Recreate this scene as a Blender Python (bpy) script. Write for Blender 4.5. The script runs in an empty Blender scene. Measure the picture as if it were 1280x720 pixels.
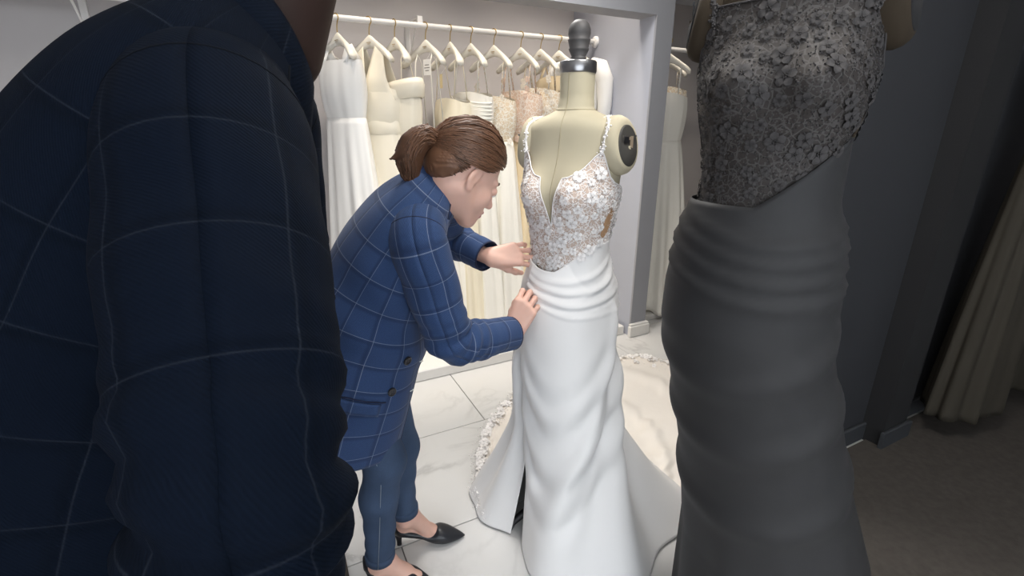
import bpy, math, random
import numpy as np
from mathutils import Vector, Matrix
random.seed(7); RNG = np.random.default_rng(7)
SC = bpy.context.scene
COL = SC.collection
R = math.radians

# ------------------------------------------------------------------ camera
PITCH = R(18.7); FPX = 592.0; EYE = 1.45
cam = bpy.data.objects.new('camera', bpy.data.cameras.new('camera'))
cam.data.sensor_width = 36.0; cam.data.lens = 36.0 * FPX / 1280.0
cam.data.clip_start = 0.02
cam.location = (0, 0, EYE); cam.rotation_euler = (math.pi / 2 - PITCH, 0, 0)
COL.objects.link(cam); SC.camera = cam

# ------------------------------------------------------------------ world, lights, exposure
W = bpy.data.worlds.new('daylight'); SC.world = W; W.use_nodes = True
bg = W.node_tree.nodes['Background']
bg.inputs['Color'].default_value = (0.80, 0.89, 1.0, 1); bg.inputs['Strength'].default_value = 0.6
SC.view_settings.view_transform = 'Standard'; SC.view_settings.look = 'None'
SC.view_settings.gamma = 1.0; SC.view_settings.use_curve_mapping = False
SC.view_settings.exposure = 0.18

def area(name, loc, target, sx, sy, power, color):
    l = bpy.data.lights.new(name, 'AREA'); l.shape = 'RECTANGLE'; l.size = sx; l.size_y = sy
    l.energy = power; l.color = color
    o = bpy.data.objects.new(name, l); o.location = loc
    o.rotation_euler = (Vector(target) - Vector(loc)).to_track_quat('-Z', 'Y').to_euler()
    COL.objects.link(o); return o

# room axes: A runs along the clothes rail to the right, B runs into the back wall
AX = Vector((math.sin(R(63.3)), math.cos(R(63.3)), 0)); BX = Vector((-AX.y, AX.x, 0))
def RW(u, w, z=0.0): return AX * u + BX * w + Vector((0, 0, z))
ROOM_ROT = math.atan2(AX.y, AX.x)

# shop-front window daylight (window is behind the camera) and two added, unseen ceiling light panels
area('window_daylight', RW(-0.6, -1.95, 1.55), RW(0.6, 2.0, 1.0), 4.2, 2.0, 84, (0.89, 0.94, 1.0))
FILL_PANELS = [(0.9, 0.55), (0.9, 2.0)]
SPOTS = [(0.35, 2.75), (1.0, 2.75), (1.65, 2.75), (2.08, 2.72), (2.75, 2.70)]

# ------------------------------------------------------------------ helpers
ORG = {}
def ray(px, py):
    x = (px - 640) / FPX; v = (360 - py) / FPX
    return Vector((x, math.cos(PITCH) + v * math.sin(PITCH), -math.sin(PITCH) + v * math.cos(PITCH)))
def P(px, py, Y):
    d = ray(px, py); s = Y / d.y
    return Vector((d.x * s, Y, EYE + d.z * s))
def FL(px, py, z=0.0):
    d = ray(px, py); s = (z - EYE) / d.z
    return Vector((d.x * s, d.y * s, z))

def tag(o, label=None, cat=None, group=None, kind=None):
    if label: o['label'] = label
    if cat: o['category'] = cat
    if group: o['group'] = group
    if kind: o['kind'] = kind
    return o
def thing(name, loc, label, cat, group=None):
    o = bpy.data.objects.new(name, None); o.empty_display_size = 0.05
    COL.objects.link(o); o.location = loc; ORG[o.name] = Vector(loc)
    return tag(o, label, cat, group)
def mk(name, verts, faces, mat, parent=None, uv=None, smooth=True, org=None, solid=0, subsurf=0, mats=None, mi=None):
    """verts in world space; stored relative to the root's base (or to org)."""
    if parent is not None: o0 = ORG[parent.name]
    elif org is not None: o0 = Vector(org)
    else: o0 = Vector((0, 0, 0))
    me = bpy.data.meshes.new(name)
    V = np.asarray([tuple(v) for v in verts], float) if not isinstance(verts, np.ndarray) else verts.astype(float)
    V = V - np.array(o0)
    me.from_pydata(V.tolist(), [], [tuple(int(i) for i in f) for f in faces])
    if uv is not None:
        l = me.uv_layers.new(name='UVMap'); UV = np.asarray(uv, float)
        vi = np.zeros(len(me.loops), int); me.loops.foreach_get('vertex_index', vi)
        l.data.foreach_set('uv', UV[vi].ravel())
    if mats:
        for m in mats: me.materials.append(m)
        me.polygons.foreach_set('material_index', np.asarray(mi, np.int32))
    elif mat: me.materials.append(mat)
    if smooth: me.polygons.foreach_set('use_smooth', np.ones(len(me.polygons), bool))
    me.update()
    o = bpy.data.objects.new(name, me); COL.objects.link(o)
    if parent is not None: o.parent = parent; ORG[o.name] = o0
    else: o.location = o0; ORG[o.name] = o0
    if solid:
        m = o.modifiers.new('thickness', 'SOLIDIFY'); m.thickness = solid; m.offset = 0
    if subsurf:
        m = o.modifiers.new('smooth', 'SUBSURF'); m.levels = subsurf; m.render_levels = subsurf
    return o
def inst(src, name, parent=None, loc=(0, 0, 0), rot=None, scale=1.0):
    o = src.copy(); o.name = name; COL.objects.link(o); o.parent = parent
    if rot is not None: o.rotation_mode = 'QUATERNION'; o.rotation_quaternion = rot
    o.location = loc; o.scale = (scale,) * 3
    return o

class MB:
    def __init__(s): s.v = []; s.f = []; s.uv = []
    def add(s, v, f, uv=None):
        n = len(s.v); s.v += [Vector(p) for p in v]; s.f += [tuple(i + n for i in q) for q in f]
        s.uv += list(uv) if uv is not None else [(0, 0)] * len(v)
    def box(s, c, size, rz=0.0, M=None, bevel=0.0):
        c = Vector(c); hx, hy, hz = [q / 2 for q in size]
        m = M if M is not None else Matrix.Rotation(rz, 3, 'Z')
        b = min(bevel, hx * .9, hy * .9, hz * .9)
        if b <= 0:
            pts = [(x, y, z) for z in (-hz, hz) for x, y in ((-hx, -hy), (hx, -hy), (hx, hy), (-hx, hy))]
            f = [(3, 2, 1, 0), (4, 5, 6, 7), (0, 1, 5, 4), (1, 2, 6, 5), (2, 3, 7, 6), (3, 0, 4, 7)]
        else:
            pts = []
            for z, k in ((-hz, b), (-hz + b, 0), (hz - b, 0), (hz, b)):
                pts += [(-hx + k, -hy + k, z), (hx - k, -hy + k, z), (hx - k, hy - k, z), (-hx + k, hy - k, z)]
            f = [(3, 2, 1, 0), (12, 13, 14, 15)]
            for l in range(3):
                for i in range(4):
                    f.append((l * 4 + i, l * 4 + (i + 1) % 4, l * 4 + 4 + (i + 1) % 4, l * 4 + 4 + i))
        s.add([c + m @ Vector(p) for p in pts], f)
    def tube(s, pts, rad, n=8, cap=True, flat=1.0):
        pts = [Vector(p) for p in pts]
        rr = rad if isinstance(rad, (list, tuple)) else [rad] * len(pts)
        v = []; f = []; up = None
        for i, p in enumerate(pts):
            t = (pts[min(i + 1, len(pts) - 1)] - pts[max(i - 1, 0)]).normalized()
            if up is None:
                up = Vector((0, 0, 1)) if abs(t.z) < .9 else Vector((1, 0, 0))
            a = (up - t * up.dot(t)).normalized(); b = t.cross(a); up = a
            for k in range(n):
                q = 2 * math.pi * k / n
                v.append(p + (a * math.cos(q) + b * math.sin(q) * flat) * rr[i])
        for i in range(len(pts) - 1):
            for k in range(n):
                f.append((i * n + k, i * n + (k + 1) % n, (i + 1) * n + (k + 1) % n, (i + 1) * n + k))
        if cap:
            f.append(tuple(range(n))[::-1]); f.append(tuple(range((len(pts) - 1) * n, len(pts) * n)))
        s.add(v, f)
    def lathe(s, c, prof, n=24, M=None):
        c = Vector(c); v = []; f = []; m = M if M is not None else Matrix.Identity(3)
        for r, z in prof:
            for k in range(n):
                q = 2 * math.pi * k / n; v.append(c + m @ Vector((r * math.cos(q), r * math.sin(q), z)))
        for i in range(len(prof) - 1):
            for k in range(n):
                f.append((i * n + k, i * n + (k + 1) % n, (i + 1) * n + (k + 1) % n, (i + 1) * n + k))
        f.append(tuple(range(n))[::-1]); f.append(tuple(range((len(prof) - 1) * n, len(prof) * n)))
        s.add(v, f)
    def ball(s, c, r, n=6, m=4):
        v = [Vector(c) + Vector((0, 0, r))]; f = []
        for i in range(1, m):
            for k in range(n):
                a = math.pi * i / m; q = 2 * math.pi * k / n
                v.append(Vector(c) + r * Vector((math.sin(a) * math.cos(q), math.sin(a) * math.sin(q), math.cos(a))))
        v.append(Vector(c) - Vector((0, 0, r)))
        for k in range(n): f.append((0, 1 + k, 1 + (k + 1) % n))
        for i in range(m - 2):
            for k in range(n):
                a = 1 + i * n; f.append((a + k, a + n + k, a + n + (k + 1) % n, a + (k + 1) % n))
        a = 1 + (m - 2) * n
        for k in range(n): f.append((a + k, len(v) - 1, a + (k + 1) % n))
        s.add(v, f)
    def obj(s, name, mat, parent=None, smooth=False, org=None, uv=False, **kw):
        return mk(name, s.v, s.f, mat, parent, uv=s.uv if uv else None, smooth=smooth, org=org, **kw)

def grid_faces(nr, nc, close=False):
    f = []
    for i in range(nr - 1):
        for k in range(nc if close else nc - 1):
            f.append((i * nc + k, i * nc + (k + 1) % nc, (i + 1) * nc + (k + 1) % nc, (i + 1) * nc + k))
    return f
def interp(t, T, X):
    return np.interp(t, T, X)
def smooth_interp(t, T, X):
    """monotone-ish cubic (Catmull-Rom on arbitrary knots)."""
    T = np.asarray(T, float); X = np.asarray(X, float); t = np.atleast_1d(np.asarray(t, float))
    m = np.gradient(X, T, axis=0)
    i = np.clip(np.searchsorted(T, t) - 1, 0, len(T) - 2)
    h = T[i + 1] - T[i]; s = np.clip((t - T[i]) / h, 0, 1)
    if X.ndim > 1: s = s[:, None]; h = h[:, None]
    return ((2 * s**3 - 3 * s**2 + 1) * X[i] + (s**3 - 2 * s**2 + s) * h * m[i] + (-2 * s**3 + 3 * s**2) * X[i + 1] + (s**3 - s**2) * h * m[i + 1])

# ------------------------------------------------------------------ signed-distance bodies
class SDF:
    def __init__(s, k=0.02): s.p = []; s.k = k
    def cap(s, a, b, ra, rb=None, k=None): s.p.append(('c', np.array(a, float), np.array(b, float), ra, ra if rb is None else rb, k)); return s
    def ell(s, c, r, M=None, k=None): s.p.append(('e', np.array(c, float), np.array(r, float), None if M is None else np.array(M), None, k)); return s
    def cut(s, c, r, k=None): s.p.append(('x', np.array(c, float), np.array(r, float), None, None, k)); return s
    def fun(s, fn): s.p.append(('f', fn)); return s
    def ev(s, X):
        D = None
        for q in s.p:
            if q[0] == 'f': D = q[1](X, D); continue
            if q[0] == 'c':
                a, b, ra, rb = q[1:5]; ab = b - a; h = np.clip(((X - a) @ ab) / max(ab @ ab, 1e-12), 0, 1)
                d = np.linalg.norm(X - a - h[..., None] * ab, axis=-1) - (ra + (rb - ra) * h)
            else:
                Y = X - q[1]
                if q[3] is not None: Y = Y @ q[3]
                k0 = np.linalg.norm(Y / q[2], axis=-1); k1 = np.linalg.norm(Y / q[2]**2, axis=-1)
                d = k0 * (k0 - 1) / np.maximum(k1, 1e-9)
            k = q[5] or s.k
            if D is None: D = d
            elif q[0] == 'x':
                h = np.clip(.5 - .5 * (D + d) / k, 0, 1); D = D * (1 - h) - d * h + k * h * (1 - h)
            else:
                h = np.clip(.5 + .5 * (D - d) / k, 0, 1); D = D * (1 - h) + d * h - k * h * (1 - h)
        return D
    def mesh(s, lo, hi, h):
        lo = np.array(lo, float); n = np.ceil((np.array(hi) - lo) / h).astype(int) + 1
        ax = [lo[i] + h * np.arange(n[i]) for i in range(3)]
        G = np.stack(np.meshgrid(*ax, indexing='ij'), -1); V = s.ev(G)
        ins = V < 0; c = np.zeros(tuple(n - 1), np.int8)
        cor = [(i, j, k) for i in (0, 1) for j in (0, 1) for k in (0, 1)]
        sl = lambda A, o: A[o[0]:o[0] + n[0] - 1, o[1]:o[1] + n[1] - 1, o[2]:o[2] + n[2] - 1]
        for o in cor: c += sl(ins, o)
        act = (c > 0) & (c < 8); I = np.argwhere(act)
        acc = np.zeros((len(I), 3)); cnt = np.zeros(len(I))
        for a in cor:
            for x in range(3):
                if a[x]: continue
                b = list(a); b[x] = 1
                ia = I + np.array(a); ib = I + np.array(b)
                va = V[ia[:, 0], ia[:, 1], ia[:, 2]]; vb = V[ib[:, 0], ib[:, 1], ib[:, 2]]
                m = (va < 0) != (vb < 0); t = np.where(m, va / np.where(m, va - vb, 1), 0)
                acc += np.where(m[:, None], ia + (ib - ia) * t[:, None], 0); cnt += m
        verts = lo + h * acc / cnt[:, None]
        idx = -np.ones(tuple(n - 1), int); idx[I[:, 0], I[:, 1], I[:, 2]] = np.arange(len(I))
        F = []
        for x in range(3):
            y, z = (x + 1) % 3, (x + 2) % 3
            A0 = np.moveaxis(ins, x, 0)
            ch = np.argwhere(A0[1:] != A0[:-1]); ch = ch[:, :]
            # axes order after moveaxis: x, then remaining in increasing order
            rest = [q for q in range(3) if q != x]
            E = np.zeros((len(ch), 3), int); E[:, x] = ch[:, 0]; E[:, rest[0]] = ch[:, 1]; E[:, rest[1]] = ch[:, 2]
            ok = (E[:, y] > 0) & (E[:, z] > 0) & (E[:, y] < n[y] - 1) & (E[:, z] < n[z] - 1); E = E[ok]
            s0 = ins[E[:, 0], E[:, 1], E[:, 2]]
            def g(dy, dz):
                Q = E.copy(); Q[:, y] -= dy; Q[:, z] -= dz; return idx[Q[:, 0], Q[:, 1], Q[:, 2]]
            q = np.stack([g(1, 1), g(0, 1), g(0, 0), g(1, 0)], 1)
            q[~s0] = q[~s0][:, ::-1]
            F.append(q)
        F = np.concatenate(F); F = F[(F >= 0).all(1)]
        return verts, F
def join_meshes(parts):
    V = []; F = []; n = 0
    for v, f in parts: V.append(v); F.append(f + n); n += len(v)
    return np.concatenate(V), np.concatenate(F)

# ------------------------------------------------------------------ materials
def lin(c):
    c = np.array(c, float) / 255.0
    return tuple(np.where(c <= .04045, c / 12.92, ((c + .055) / 1.055)**2.4)) + (1.0,)
class NT:
    def __init__(s, name):
        s.m = bpy.data.materials.new(name); s.m.use_nodes = True; s.t = s.m.node_tree
        s.b = s.t.nodes['Principled BSDF']; s.out = s.t.nodes['Material Output']
    def n(s, ty, **kw):
        q = s.t.nodes.new(ty)
        for k, v in kw.items():
            if k.startswith('_'): setattr(q, k[1:], v)
            else: q.inputs[k.replace('__', ' ')].default_value = v
        return q
    def l(s, a, b): s.t.links.new(a, b)
    def math(s, op, a, b=None, c=None):
        q = s.t.nodes.new('ShaderNodeMath'); q.operation = op
        for i, v in enumerate((a, b, c)):
            if v is None: continue
            if isinstance(v, (int, float)): q.inputs[i].default_value = v
            else: s.l(v, q.inputs[i])
        return q.outputs[0]
    def mix(s, fac, a, b):
        q = s.t.nodes.new('ShaderNodeMix'); q.data_type = 'RGBA'
        for i, v in ((0, fac), (6, a), (7, b)):
            if isinstance(v, (int, float)): q.inputs[i].default_value = v
            elif isinstance(v, tuple): q.inputs[i].default_value = v
            else: s.l(v, q.inputs[i])
        return q.outputs[2]
    def bump(s, h, strength=.2, dist=.002):
        q = s.n('ShaderNodeBump', Strength=strength, Distance=dist); s.l(h, q.inputs['Height']); s.l(q.outputs[0], s.b.inputs['Normal'])
def mat(name, c, rough=.6, var=.05, scale=8.0, bump=0.0, bscale=60.0, bdist=.002, metal=0.0, sheen=0.0, spec=.5, sss=0.0, coord='Object'):
    t = NT(name); tc = t.n('ShaderNodeTexCoord')
    nz = t.n('ShaderNodeTexNoise', Scale=scale, Detail=4.0); t.l(tc.outputs[coord], nz.inputs['Vector'])
    a = lin(c); d = tuple(max(0, q * (1 - 2 * var)) for q in a[:3]) + (1,); u = tuple(min(1, q * (1 + 2 * var)) for q in a[:3]) + (1,)
    t.l(t.mix(nz.outputs['Fac'], d, u), t.b.inputs['Base Color'])
    t.b.inputs['Roughness'].default_value = rough; t.b.inputs['Metallic'].default_value = metal
    t.b.inputs['Specular IOR Level'].default_value = spec
    if sheen: t.b.inputs['Sheen Weight'].default_value = sheen
    if sss:
        t.b.inputs['Subsurface Weight'].default_value = sss; t.b.inputs['Subsurface Radius'].default_value = (.012, .005, .003)
        t.b.inputs['Subsurface Scale'].default_value = .5
    if bump:
        n2 = t.n('ShaderNodeTexNoise', Scale=bscale, Detail=3.0); t.l(tc.outputs[coord], n2.inputs['Vector'])
        t.bump(n2.outputs['Fac'], bump, bdist)
    return t.m
def check_cloth(name, base, dark, line, cell=.085, cellv=.075, sheen=.08, spec=.2, tws=170.0):
    """windowpane check woven along the UVs (metres): pale thread with a dark band at its side."""
    t = NT(name); uv = t.n('ShaderNodeUVMap'); sp = t.n('ShaderNodeSeparateXYZ'); t.l(uv.outputs[0], sp.inputs[0])
    wob = t.n('ShaderNodeTexNoise', Scale=600.0, Detail=2.0); t.l(uv.outputs[0], wob.inputs['Vector'])
    def band(co, c, off, half):
        a = t.math('ADD', co, off); a = t.math('DIVIDE', a, c); a = t.math('FRACT', a); a = t.math('SUBTRACT', a, .5)
        a = t.math('ABSOLUTE', a); a = t.math('MULTIPLY', a, c)
        return t.math('SUBTRACT', 1.0, t.math('SMOOTH_MIN', t.math('DIVIDE', a, half), 1.0, .1))
    def clamp(x):
        q = t.n('ShaderNodeClamp'); t.l(x, q.inputs[0]); return q.outputs[0]
    L = clamp(t.math('ADD', band(sp.outputs[0], cell, 0, .0012), band(sp.outputs[1], cellv, 0, .0012)))
    D = clamp(t.math('ADD', band(sp.outputs[0], cell, .0065, .008), band(sp.outputs[1], cellv, .0065, .008)))
    # twill
    tw = t.n('ShaderNodeTexWave', Scale=tws, Distortion=1.2, Detail=1.0); tw.bands_direction = 'DIAGONAL'
    t.l(uv.outputs[0], tw.inputs['Vector'])
    b0 = t.mix(tw.outputs['Fac'], tuple(q * .6 for q in lin(base)[:3]) + (1,), tuple(min(1, q * .95) for q in lin(base)[:3]) + (1,))
    hn = t.n('ShaderNodeTexNoise', Scale=330.0, Detail=3.0); t.l(uv.outputs[0], hn.inputs['Vector'])
    b0 = t.mix(t.math('MULTIPLY', hn.outputs['Fac'], .55), b0, tuple(min(1, q * 1.7) for q in lin(base)[:3]) + (1,))
    b1 = t.mix(t.math('MULTIPLY', D, .42), b0, lin(dark))
    b2 = t.mix(t.math('MULTIPLY', L, t.math('ADD', t.math('MULTIPLY', wob.outputs['Fac'], .6), .30)), b1, lin(line))
    t.l(b2, t.b.inputs['Base Color']); t.b.inputs['Roughness'].default_value = .85
    t.b.inputs['Specular IOR Level'].default_value = spec; t.b.inputs['Sheen Weight'].default_value = sheen
    t.bump(tw.outputs['Fac'], .25, .0008)
    return t.m
def denim_mat(name, base):
    t = NT(name); tc = t.n('ShaderNodeTexCoord')
    n1 = t.n('ShaderNodeTexNoise', Scale=9.0, Detail=5.0); t.l(tc.outputs['Object'], n1.inputs['Vector'])
    n2 = t.n('ShaderNodeTexNoise', Scale=420.0, Detail=2.0); t.l(tc.outputs['Object'], n2.inputs['Vector'])
    a = lin(base); f = t.math('ADD', t.math('MULTIPLY', n1.outputs['Fac'], .75), t.math('MULTIPLY', n2.outputs['Fac'], .35))
    t.l(t.mix(f, tuple(q * .45 for q in a[:3]) + (1,), tuple(q * 1.6 for q in a[:3]) + (1,)), t.b.inputs['Base Color'])
    t.b.inputs['Roughness'].default_value = .85; t.b.inputs['Specular IOR Level'].default_value = .2
    t.bump(n2.outputs['Fac'], .3, .001); return t.m
def marble(name, c, vein):
    t = NT(name); tc = t.n('ShaderNodeTexCoord'); oi = t.n('ShaderNodeObjectInfo')
    ad = t.n('ShaderNodeVectorMath', _operation='ADD')
    t.l(tc.outputs['Object'], ad.inputs[0])
    sc = t.n('ShaderNodeVectorMath', _operation='SCALE'); sc.inputs['Scale'].default_value = 37.0
    cm = t.n('ShaderNodeCombineXYZ'); t.l(oi.outputs['Random'], cm.inputs[0]); t.l(oi.outputs['Random'], cm.inputs[1])
    t.l(cm.outputs[0], sc.inputs[0]); t.l(sc.outputs[0], ad.inputs[1])
    n1 = t.n('ShaderNodeTexNoise', Scale=1.5, Detail=7.0, Roughness=.55, Distortion=.9); t.l(ad.outputs[0], n1.inputs['Vector'])
    a = t.math('ABSOLUTE', t.math('SUBTRACT', n1.outputs['Fac'], .5))
    v1 = t.math('POWER', t.math('SUBTRACT', 1.0, t.math('MINIMUM', t.math('DIVIDE', a, .030), 1.0)), 1.6)
    n2 = t.n('ShaderNodeTexNoise', Scale=1.2, Detail=2.0); t.l(ad.outputs[0], n2.inputs['Vector'])
    msk = t.math('MULTIPLY', v1, t.math('MINIMUM', t.math('MAXIMUM', t.math('MULTIPLY', t.math('SUBTRACT', n2.outputs['Fac'], .45), 6.0), 0.0), 1.0))
    n3 = t.n('ShaderNodeTexNoise', Scale=5.0, Detail=5.0); t.l(ad.outputs[0], n3.inputs['Vector'])
    b = t.mix(n3.outputs['Fac'], tuple(q * .94 for q in lin(c)[:3]) + (1,), lin(c))
    t.l(t.mix(t.math('MULTIPLY', msk, .42), b, lin(vein)), t.b.inputs['Base Color'])
    t.b.inputs['Roughness'].default_value = .22; t.b.inputs['Specular IOR Level'].default_value = .45
    return t.m
def lace_mat(name, nude, thread, scale=55.0, thr=.5):
    t = NT(name); tc = t.n('ShaderNodeTexCoord')
    vo = t.n('ShaderNodeTexVoronoi', Scale=scale, _feature='DISTANCE_TO_EDGE'); t.l(tc.outputs['Object'], vo.inputs['Vector'])
    vo2 = t.n('ShaderNodeTexVoronoi', Scale=scale * 2.9); t.l(tc.outputs['Object'], vo2.inputs['Vector'])
    nz = t.n('ShaderNodeTexNoise', Scale=scale * .45, Detail=3.0); t.l(tc.outputs['Object'], nz.inputs['Vector'])
    e = t.math('LESS_THAN', vo.outputs['Distance'], .055)
    b = t.math('LESS_THAN', vo2.outputs['Distance'], .36)
    g = t.math('GREATER_THAN', nz.outputs['Fac'], thr)
    m = t.math('MAXIMUM', e, t.math('MULTIPLY', b, g))
    t.l(t.mix(m, lin(nude), lin(thread)), t.b.inputs['Base Color']); t.b.inputs['Roughness'].default_value = .7
    t.bump(m, .5, .002); return t.m
def hair_mat(name, c):
    t = NT(name); uv = t.n('ShaderNodeTexCoord'); ge = t.n('ShaderNodeNewGeometry')
    n = t.n('ShaderNodeTexNoise', Scale=45.0, Detail=5.0); t.l(uv.outputs['Object'], n.inputs['Vector'])
    a = lin(c); f = t.math('ADD', t.math('MULTIPLY', n.outputs['Fac'], .45), t.math('MULTIPLY', ge.outputs['Random Per Island'], .6))
    t.l(t.mix(f, tuple(q * .35 for q in a[:3]) + (1,), tuple(q * 1.95 for q in a[:3]) + (1,)), t.b.inputs['Base Color'])
    t.b.inputs['Roughness'].default_value = .45; t.b.inputs['Specular IOR Level'].default_value = .35; return t.m
def emis(name, c, s):
    t = NT(name); t.b.inputs['Emission Color'].default_value = lin(c); t.b.inputs['Emission Strength'].default_value = s
    t.b.inputs['Base Color'].default_value = lin(c); return t.m

M = {}
M['wall'] = mat('wall_paint', (196, 192, 192), .85, .015, 3, .05, 120)
M['frame'] = mat('frame_paint', (150, 151, 156), .75, .015, 3, .05, 120)
M['side'] = mat('side_paint', (174, 177, 188), .8, .012, 3, .04, 120)
M['trim'] = mat('white_trim', (226, 224, 220), .55, .02, 4)
M['ceiling'] = mat('ceiling_paint', (232, 231, 228), .9, .01, 2)
M['tile'] = marble('marble_tile', (214, 213, 211), (150, 148, 148))
M['grout'] = mat('grout', (120, 118, 114), .9, .05, 30)
M['dim_wall'] = mat('dimmed_paint', (50, 51, 54), .9, .02, 3, .05, 120, spec=.2)  # partition, pillar and trim greys have dimness painted in
M['dim_face'] = mat('dimmed_pillar_paint', (40, 40, 41), .9, .02, 3, spec=.2)
M['dim_trim'] = mat('dimmed_trim', (56, 58, 61), .8, .03, 4, spec=.2)
M['dim_sheet'] = mat('dimmed_sheet_cloth', (74, 70, 66), .98, .12, 40, .5, 300, spec=.05)  # dark colour stands in for a dim floor
M['rail'] = mat('white_rail', (236, 234, 232), .4, .01, 5)
M['gold'] = mat('gold_wire', (190, 160, 95), .3, .03, 20, metal=1.0)
M['hanger'] = mat('ivory_hanger', (238, 233, 220), .35, .02, 10)
M['blazer'] = check_cloth('blue_check_cloth', (45, 65, 101), (20, 30, 56), (142, 151, 168))
M['blazer_dimmed'] = check_cloth('dark_navy_check_cloth', (8, 15, 26), (4, 8, 15), (38, 43, 51), .105, .098, 0.0, .05)  # blazer cloth of the added person, dimness painted into the colours
M['lining'] = mat('navy_lining', (22, 32, 62), .5, .05)
M['lining_dimmed'] = mat('dimmed_lining', (9, 13, 22), .7, .05, spec=.2)
M['seam'] = mat('seam_thread', (18, 26, 54), .9)
M['seam_dimmed'] = mat('seam_thread_dimmed', (6, 10, 17), .95, spec=.1)
M['skin'] = mat('skin', (212, 170, 153), .5, .05, 22, .08, 300, .0006, sss=.15)
M['skin_dimmed'] = mat('dim_skin', (44, 31, 27), .6, .05, 22, spec=.2)  # skin tone with dimness painted in
M['lip'] = mat('lip', (176, 110, 102), .45)
M['hair'] = hair_mat('brown_hair', (84, 58, 42))
M['hair_dimmed'] = hair_mat('dimmed_hair', (30, 21, 16))
M['hairtie'] = mat('hair_tie', (30, 24, 22), .8)
M['eye'] = mat('eye_white', (225, 220, 215), .2, .01); M['lash'] = mat('lash', (28, 20, 17), .8)
M['denim'] = denim_mat('blue_denim', (58, 73, 96)); M['denim_dimmed'] = denim_mat('dimmed_denim', (17, 24, 38))
M['denim_seam'] = mat('denim_stitch', (118, 128, 140), .9)
M['leather'] = mat('black_leather', (24, 26, 32), .38, .05, 30, .1, 200)
M['button'] = mat('dark_button', (44, 42, 42), .35, .1, 40); M['button_dimmed'] = mat('dim_button', (20, 18, 18), .9, spec=.05)
M['tack'] = mat('white_thread', (232, 232, 230), .8); M['tack_dimmed'] = mat('dimmed_thread', (98, 96, 100), .8)
M['linen'] = mat('dress_form_linen', (190, 181, 156), .8, .05, 6, .18, 700, .0008)
M['linen_seam'] = mat('linen_seam', (168, 158, 132), .9)
M['steel'] = mat('brushed_steel', (150, 150, 152), .3, .08, 30, metal=1.0)
M['knob'] = mat('grey_knob', (72, 70, 70), .55, .06, 20, .1, 90)
M['plate'] = mat('arm_plate', (62, 60, 56), .6, .1, 40); M['brass'] = mat('plate_slot', (196, 176, 150), .4, .05, metal=.6)
M['black'] = mat('black_metal', (22, 22, 26), .5)
M['satin'] = mat('white_satin', (232, 231, 230), .48, .012, 5, .04, 900, .0004, sheen=.15)
M['tulle_train'] = mat('ivory_train', (236, 229, 220), .7, .02, 5, .2, 40, .004)
M['lace'] = lace_mat('nude_lace', (200, 180, 166), (238, 233, 230), 62, .47)
M['lace_white'] = mat('white_lace', (240, 237, 235), .65, .03, 60, .4, 300, .001)
M['bead'] = mat('bead', (244, 240, 238), .15, .02)
M['nude'] = mat('nude_mesh', (186, 148, 112), .7, .05, 40)
M['dim_satin'] = mat('dimmed_satin', (48, 48, 49), .6, .03, 5, .04, 900, .0004, spec=.25)  # dimness painted into this satin and the lace and linen below
M['dim_lace'] = lace_mat('dimmed_lace', (42, 37, 34), (66, 63, 62), 62, .47)
M['dim_lace_w'] = mat('dimmed_lace_applique', (66, 64, 64), .8, .05, 60, .4, 300, .001, spec=.2)
M['dim_linen'] = mat('dimmed_linen', (54, 46, 36), .85, .05, 6, spec=.2)
M['dim_gown'] = mat('dimmed_gown_cloth', (58, 54, 47), .8, .04, 6, spec=.2)  # cream gown cloth, dimness painted into the colour
FAB = [mat('ivory_satin', (242, 234, 215), .45, .015, 5, sheen=.1), mat('cream_crepe', (240, 231, 208), .65, .02, 6),
       mat('soft_white_chiffon', (241, 238, 229), .75, .02, 6), mat('champagne_satin', (232, 214, 180), .5, .02, 6),
       mat('bright_white_crepe', (244, 243, 240), .6, .015, 6)]
M['blush_lace'] = lace_mat('blush_lace', (228, 200, 176), (244, 232, 222), 40, .45)
M['ivory_lace'] = lace_mat('ivory_lace', (226, 208, 180), (246, 242, 232), 40, .42)
M['tagp'] = mat('tag_paper', (238, 236, 232), .6, .01); M['tagc'] = mat('cream_tag', (232, 214, 170), .6, .02); M['ink'] = mat('tag_ink', (120, 116, 112), .8)
M['glow'] = emis('lamp_glow', (255, 244, 225), 6.0); M['fillglow'] = emis('fill_panel_glow', (250, 248, 245), 3.0)
M['glass'] = NT('window_glass').m
_b = M['glass'].node_tree.nodes['Principled BSDF']; _b.inputs['Transmission Weight'].default_value = 1.0; _b.inputs['Roughness'].default_value = 0.0; _b.inputs['IOR'].default_value = 1.02

# ------------------------------------------------------------------ room shell
def slab(name, u0, u1, w0, w1, z0, z1, m, parent=None, bevel=0.0, label=None):
    b = MB(); c = RW((u0 + u1) / 2, (w0 + w1) / 2, (z0 + z1) / 2)
    b.box(c, (u1 - u0, w1 - w0, z1 - z0), ROOM_ROT, bevel=bevel)
    o = b.obj(name, m, parent, org=None if parent else RW((u0 + u1) / 2, (w0 + w1) / 2, z0))
    if not parent: o['kind'] = 'structure'
    return o
ZC = 2.78; UL, UR, WF, WB = -2.2, 4.2, -2.1, 3.35
floor = slab('floor', UL, UR, WF, WB, -.06, -.006, M['grout'])
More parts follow.
